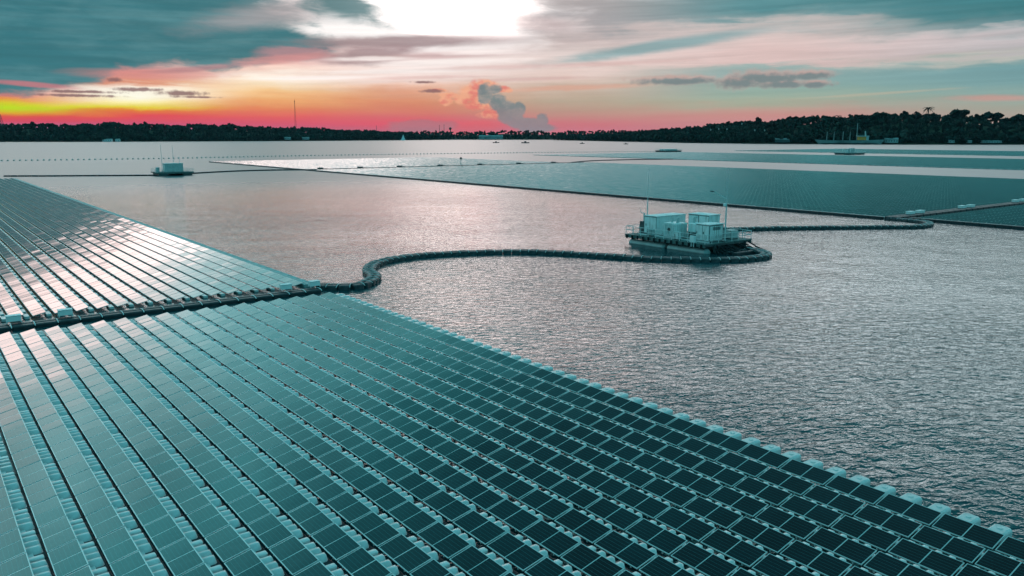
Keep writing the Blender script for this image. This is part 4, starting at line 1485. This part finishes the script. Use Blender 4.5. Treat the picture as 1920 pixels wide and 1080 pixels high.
mb.lathe([(1.4, 0), (4.2, 3), (4.6, 6), (3.0, 8.5), (.4, 9.5)], (0, 0, 32 - z), 12)
mb.build('tank', M_DARKP, t)
# pale lamp posts along the headland road
for i, px in enumerate((1333, 1347, 1361, 1389, 1415, 1435)):
    x, y, z = land_at('right', s_for_px('right', px, 3), 3)
    t = thing('lamp_post', 'slender pale pole in front of the headland trees, %s from the left' % nth(i + 1), 'pole', (x, y, z), 0, 'pale poles below the headland')
    mb = MB()
    hh = 32 if i == 3 else random.uniform(20, 24)
    mb.tube((0, 0, -1), (0, 0, hh), .16, .12)
    mb.build('shaft', M_DARKP, t)
    mb = MB()
    mb.lathe([(.2, 0), (.9, .5), (.9, 2.6), (.3, 3.2)], (0, 0, hh), 8)
    mb.build('lamp', M_GREY, t)


def boat(label, x, y, L, rz, cabin=True):
    t = thing('fishing_boat', label, 'boat', (x, y, 0), rz)
    mb = MB()
    secs = []
    for i in range(9):
        q = i / 8
        bw = L * .13 * (1 - abs(2 * q - 1) ** 3) + .05
        rise = L * .09 + L * .05 * abs(2 * q - 1) ** 2
        secs.append([(L * (q - .5), -bw, rise), (L * (q - .5) * .92, -bw * .6, 0), (L * (q - .5) * .9, 0, -.25), (L * (q - .5) * .92, bw * .6, 0), (L * (q - .5), bw, rise)])
    vs = [p_ for s_ in secs for p_ in s_]
    fs = [(i * 5 + j, (i + 1) * 5 + j, (i + 1) * 5 + j + 1, i * 5 + j + 1) for i in range(8) for j in range(4)]
    fs += [(i * 5 + 4, (i + 1) * 5 + 4, (i + 1) * 5, i * 5) for i in range(8)]
    mb.poly(vs, fs)
    mb.build('hull', M_DARKP, t)
    if cabin:
        mb = MB()
        mb.box((0, 0, L * .17), (L * .25, L * .16, L * .16), 0, .1)
        mb.build('cabin', M_DARKP, t)
    return t


boat('dark little boat near the far middle shore, left one of two', -30.5, 1562, 13, rad(5))
boat('dark little boat near the far middle shore, right one of two', 24.6, 1508, 15, rad(-4))
boat('tiny dark boat just off the tip of the headland', 121, 1411, 9, rad(8))
boat('tiny dark boat off the headland, right of the tip', 185, 1330, 8, 0)
t = thing('sailing_boat', 'little white sailing boat below the left end of far shore', 'boat', (-318, 2390, 0))
mb = MB()
mb.box((0, 0, 1.2), (14, 5, 2.4), 0, .8)
mb.build('hull', M_WHITE, t)
mb = MB()
mb.poly([(-5, -.3, 2.6), (6, -.3, 2.6), (1, -.3, 17), (-5, .3, 2.6), (6, .3, 2.6), (1, .3, 17)], [(0, 1, 2), (5, 4, 3), (0, 3, 4, 1), (1, 4, 5, 2), (2, 5, 3, 0)])
mb.build('sail', M_WHITE, t)
# a pale tree and a grass bank on the headland shore
x, y, z = land_at('right', s_for_px('right', 1692, 10), 10)
t = thing('tree', 'pale round tree at the shore right of the boathouse', 'tree', (x, y, z), 0)
t.scale = (22, 22, 22)
link('trunk', TRUNK_ME, t)
pc = TREE_ME[0].copy()
pc.materials.clear()
pc.materials.append(M_LEAF_PALE)
link('crown', pc, t)

# ------------------------------------------------------------------ thin evening haze over the lake
hm_ = bpy.data.materials.new("haze_air")
hm_.use_nodes = True
hm_.node_tree.nodes.clear()
hn = Net(hm_.node_tree)
pv = hn.new('ShaderNodeVolumePrincipled')
pv.inputs['Color'].default_value = (.50, .80, 1.0, 1)
pv.inputs['Density'].default_value = 1.25e-5
pv.inputs['Anisotropy'].default_value = 0.2
ho = hn.new('ShaderNodeOutputMaterial')
hm_.node_tree.links.new(pv.outputs[0], ho.inputs['Volume'])
hb = MB()
hb.box((0, 6700, 70), (18400, 18900, 142))
tag(hb.build('haze', hm_), 'thin bluish haze over the lake and far hills', None, None, 'stuff')
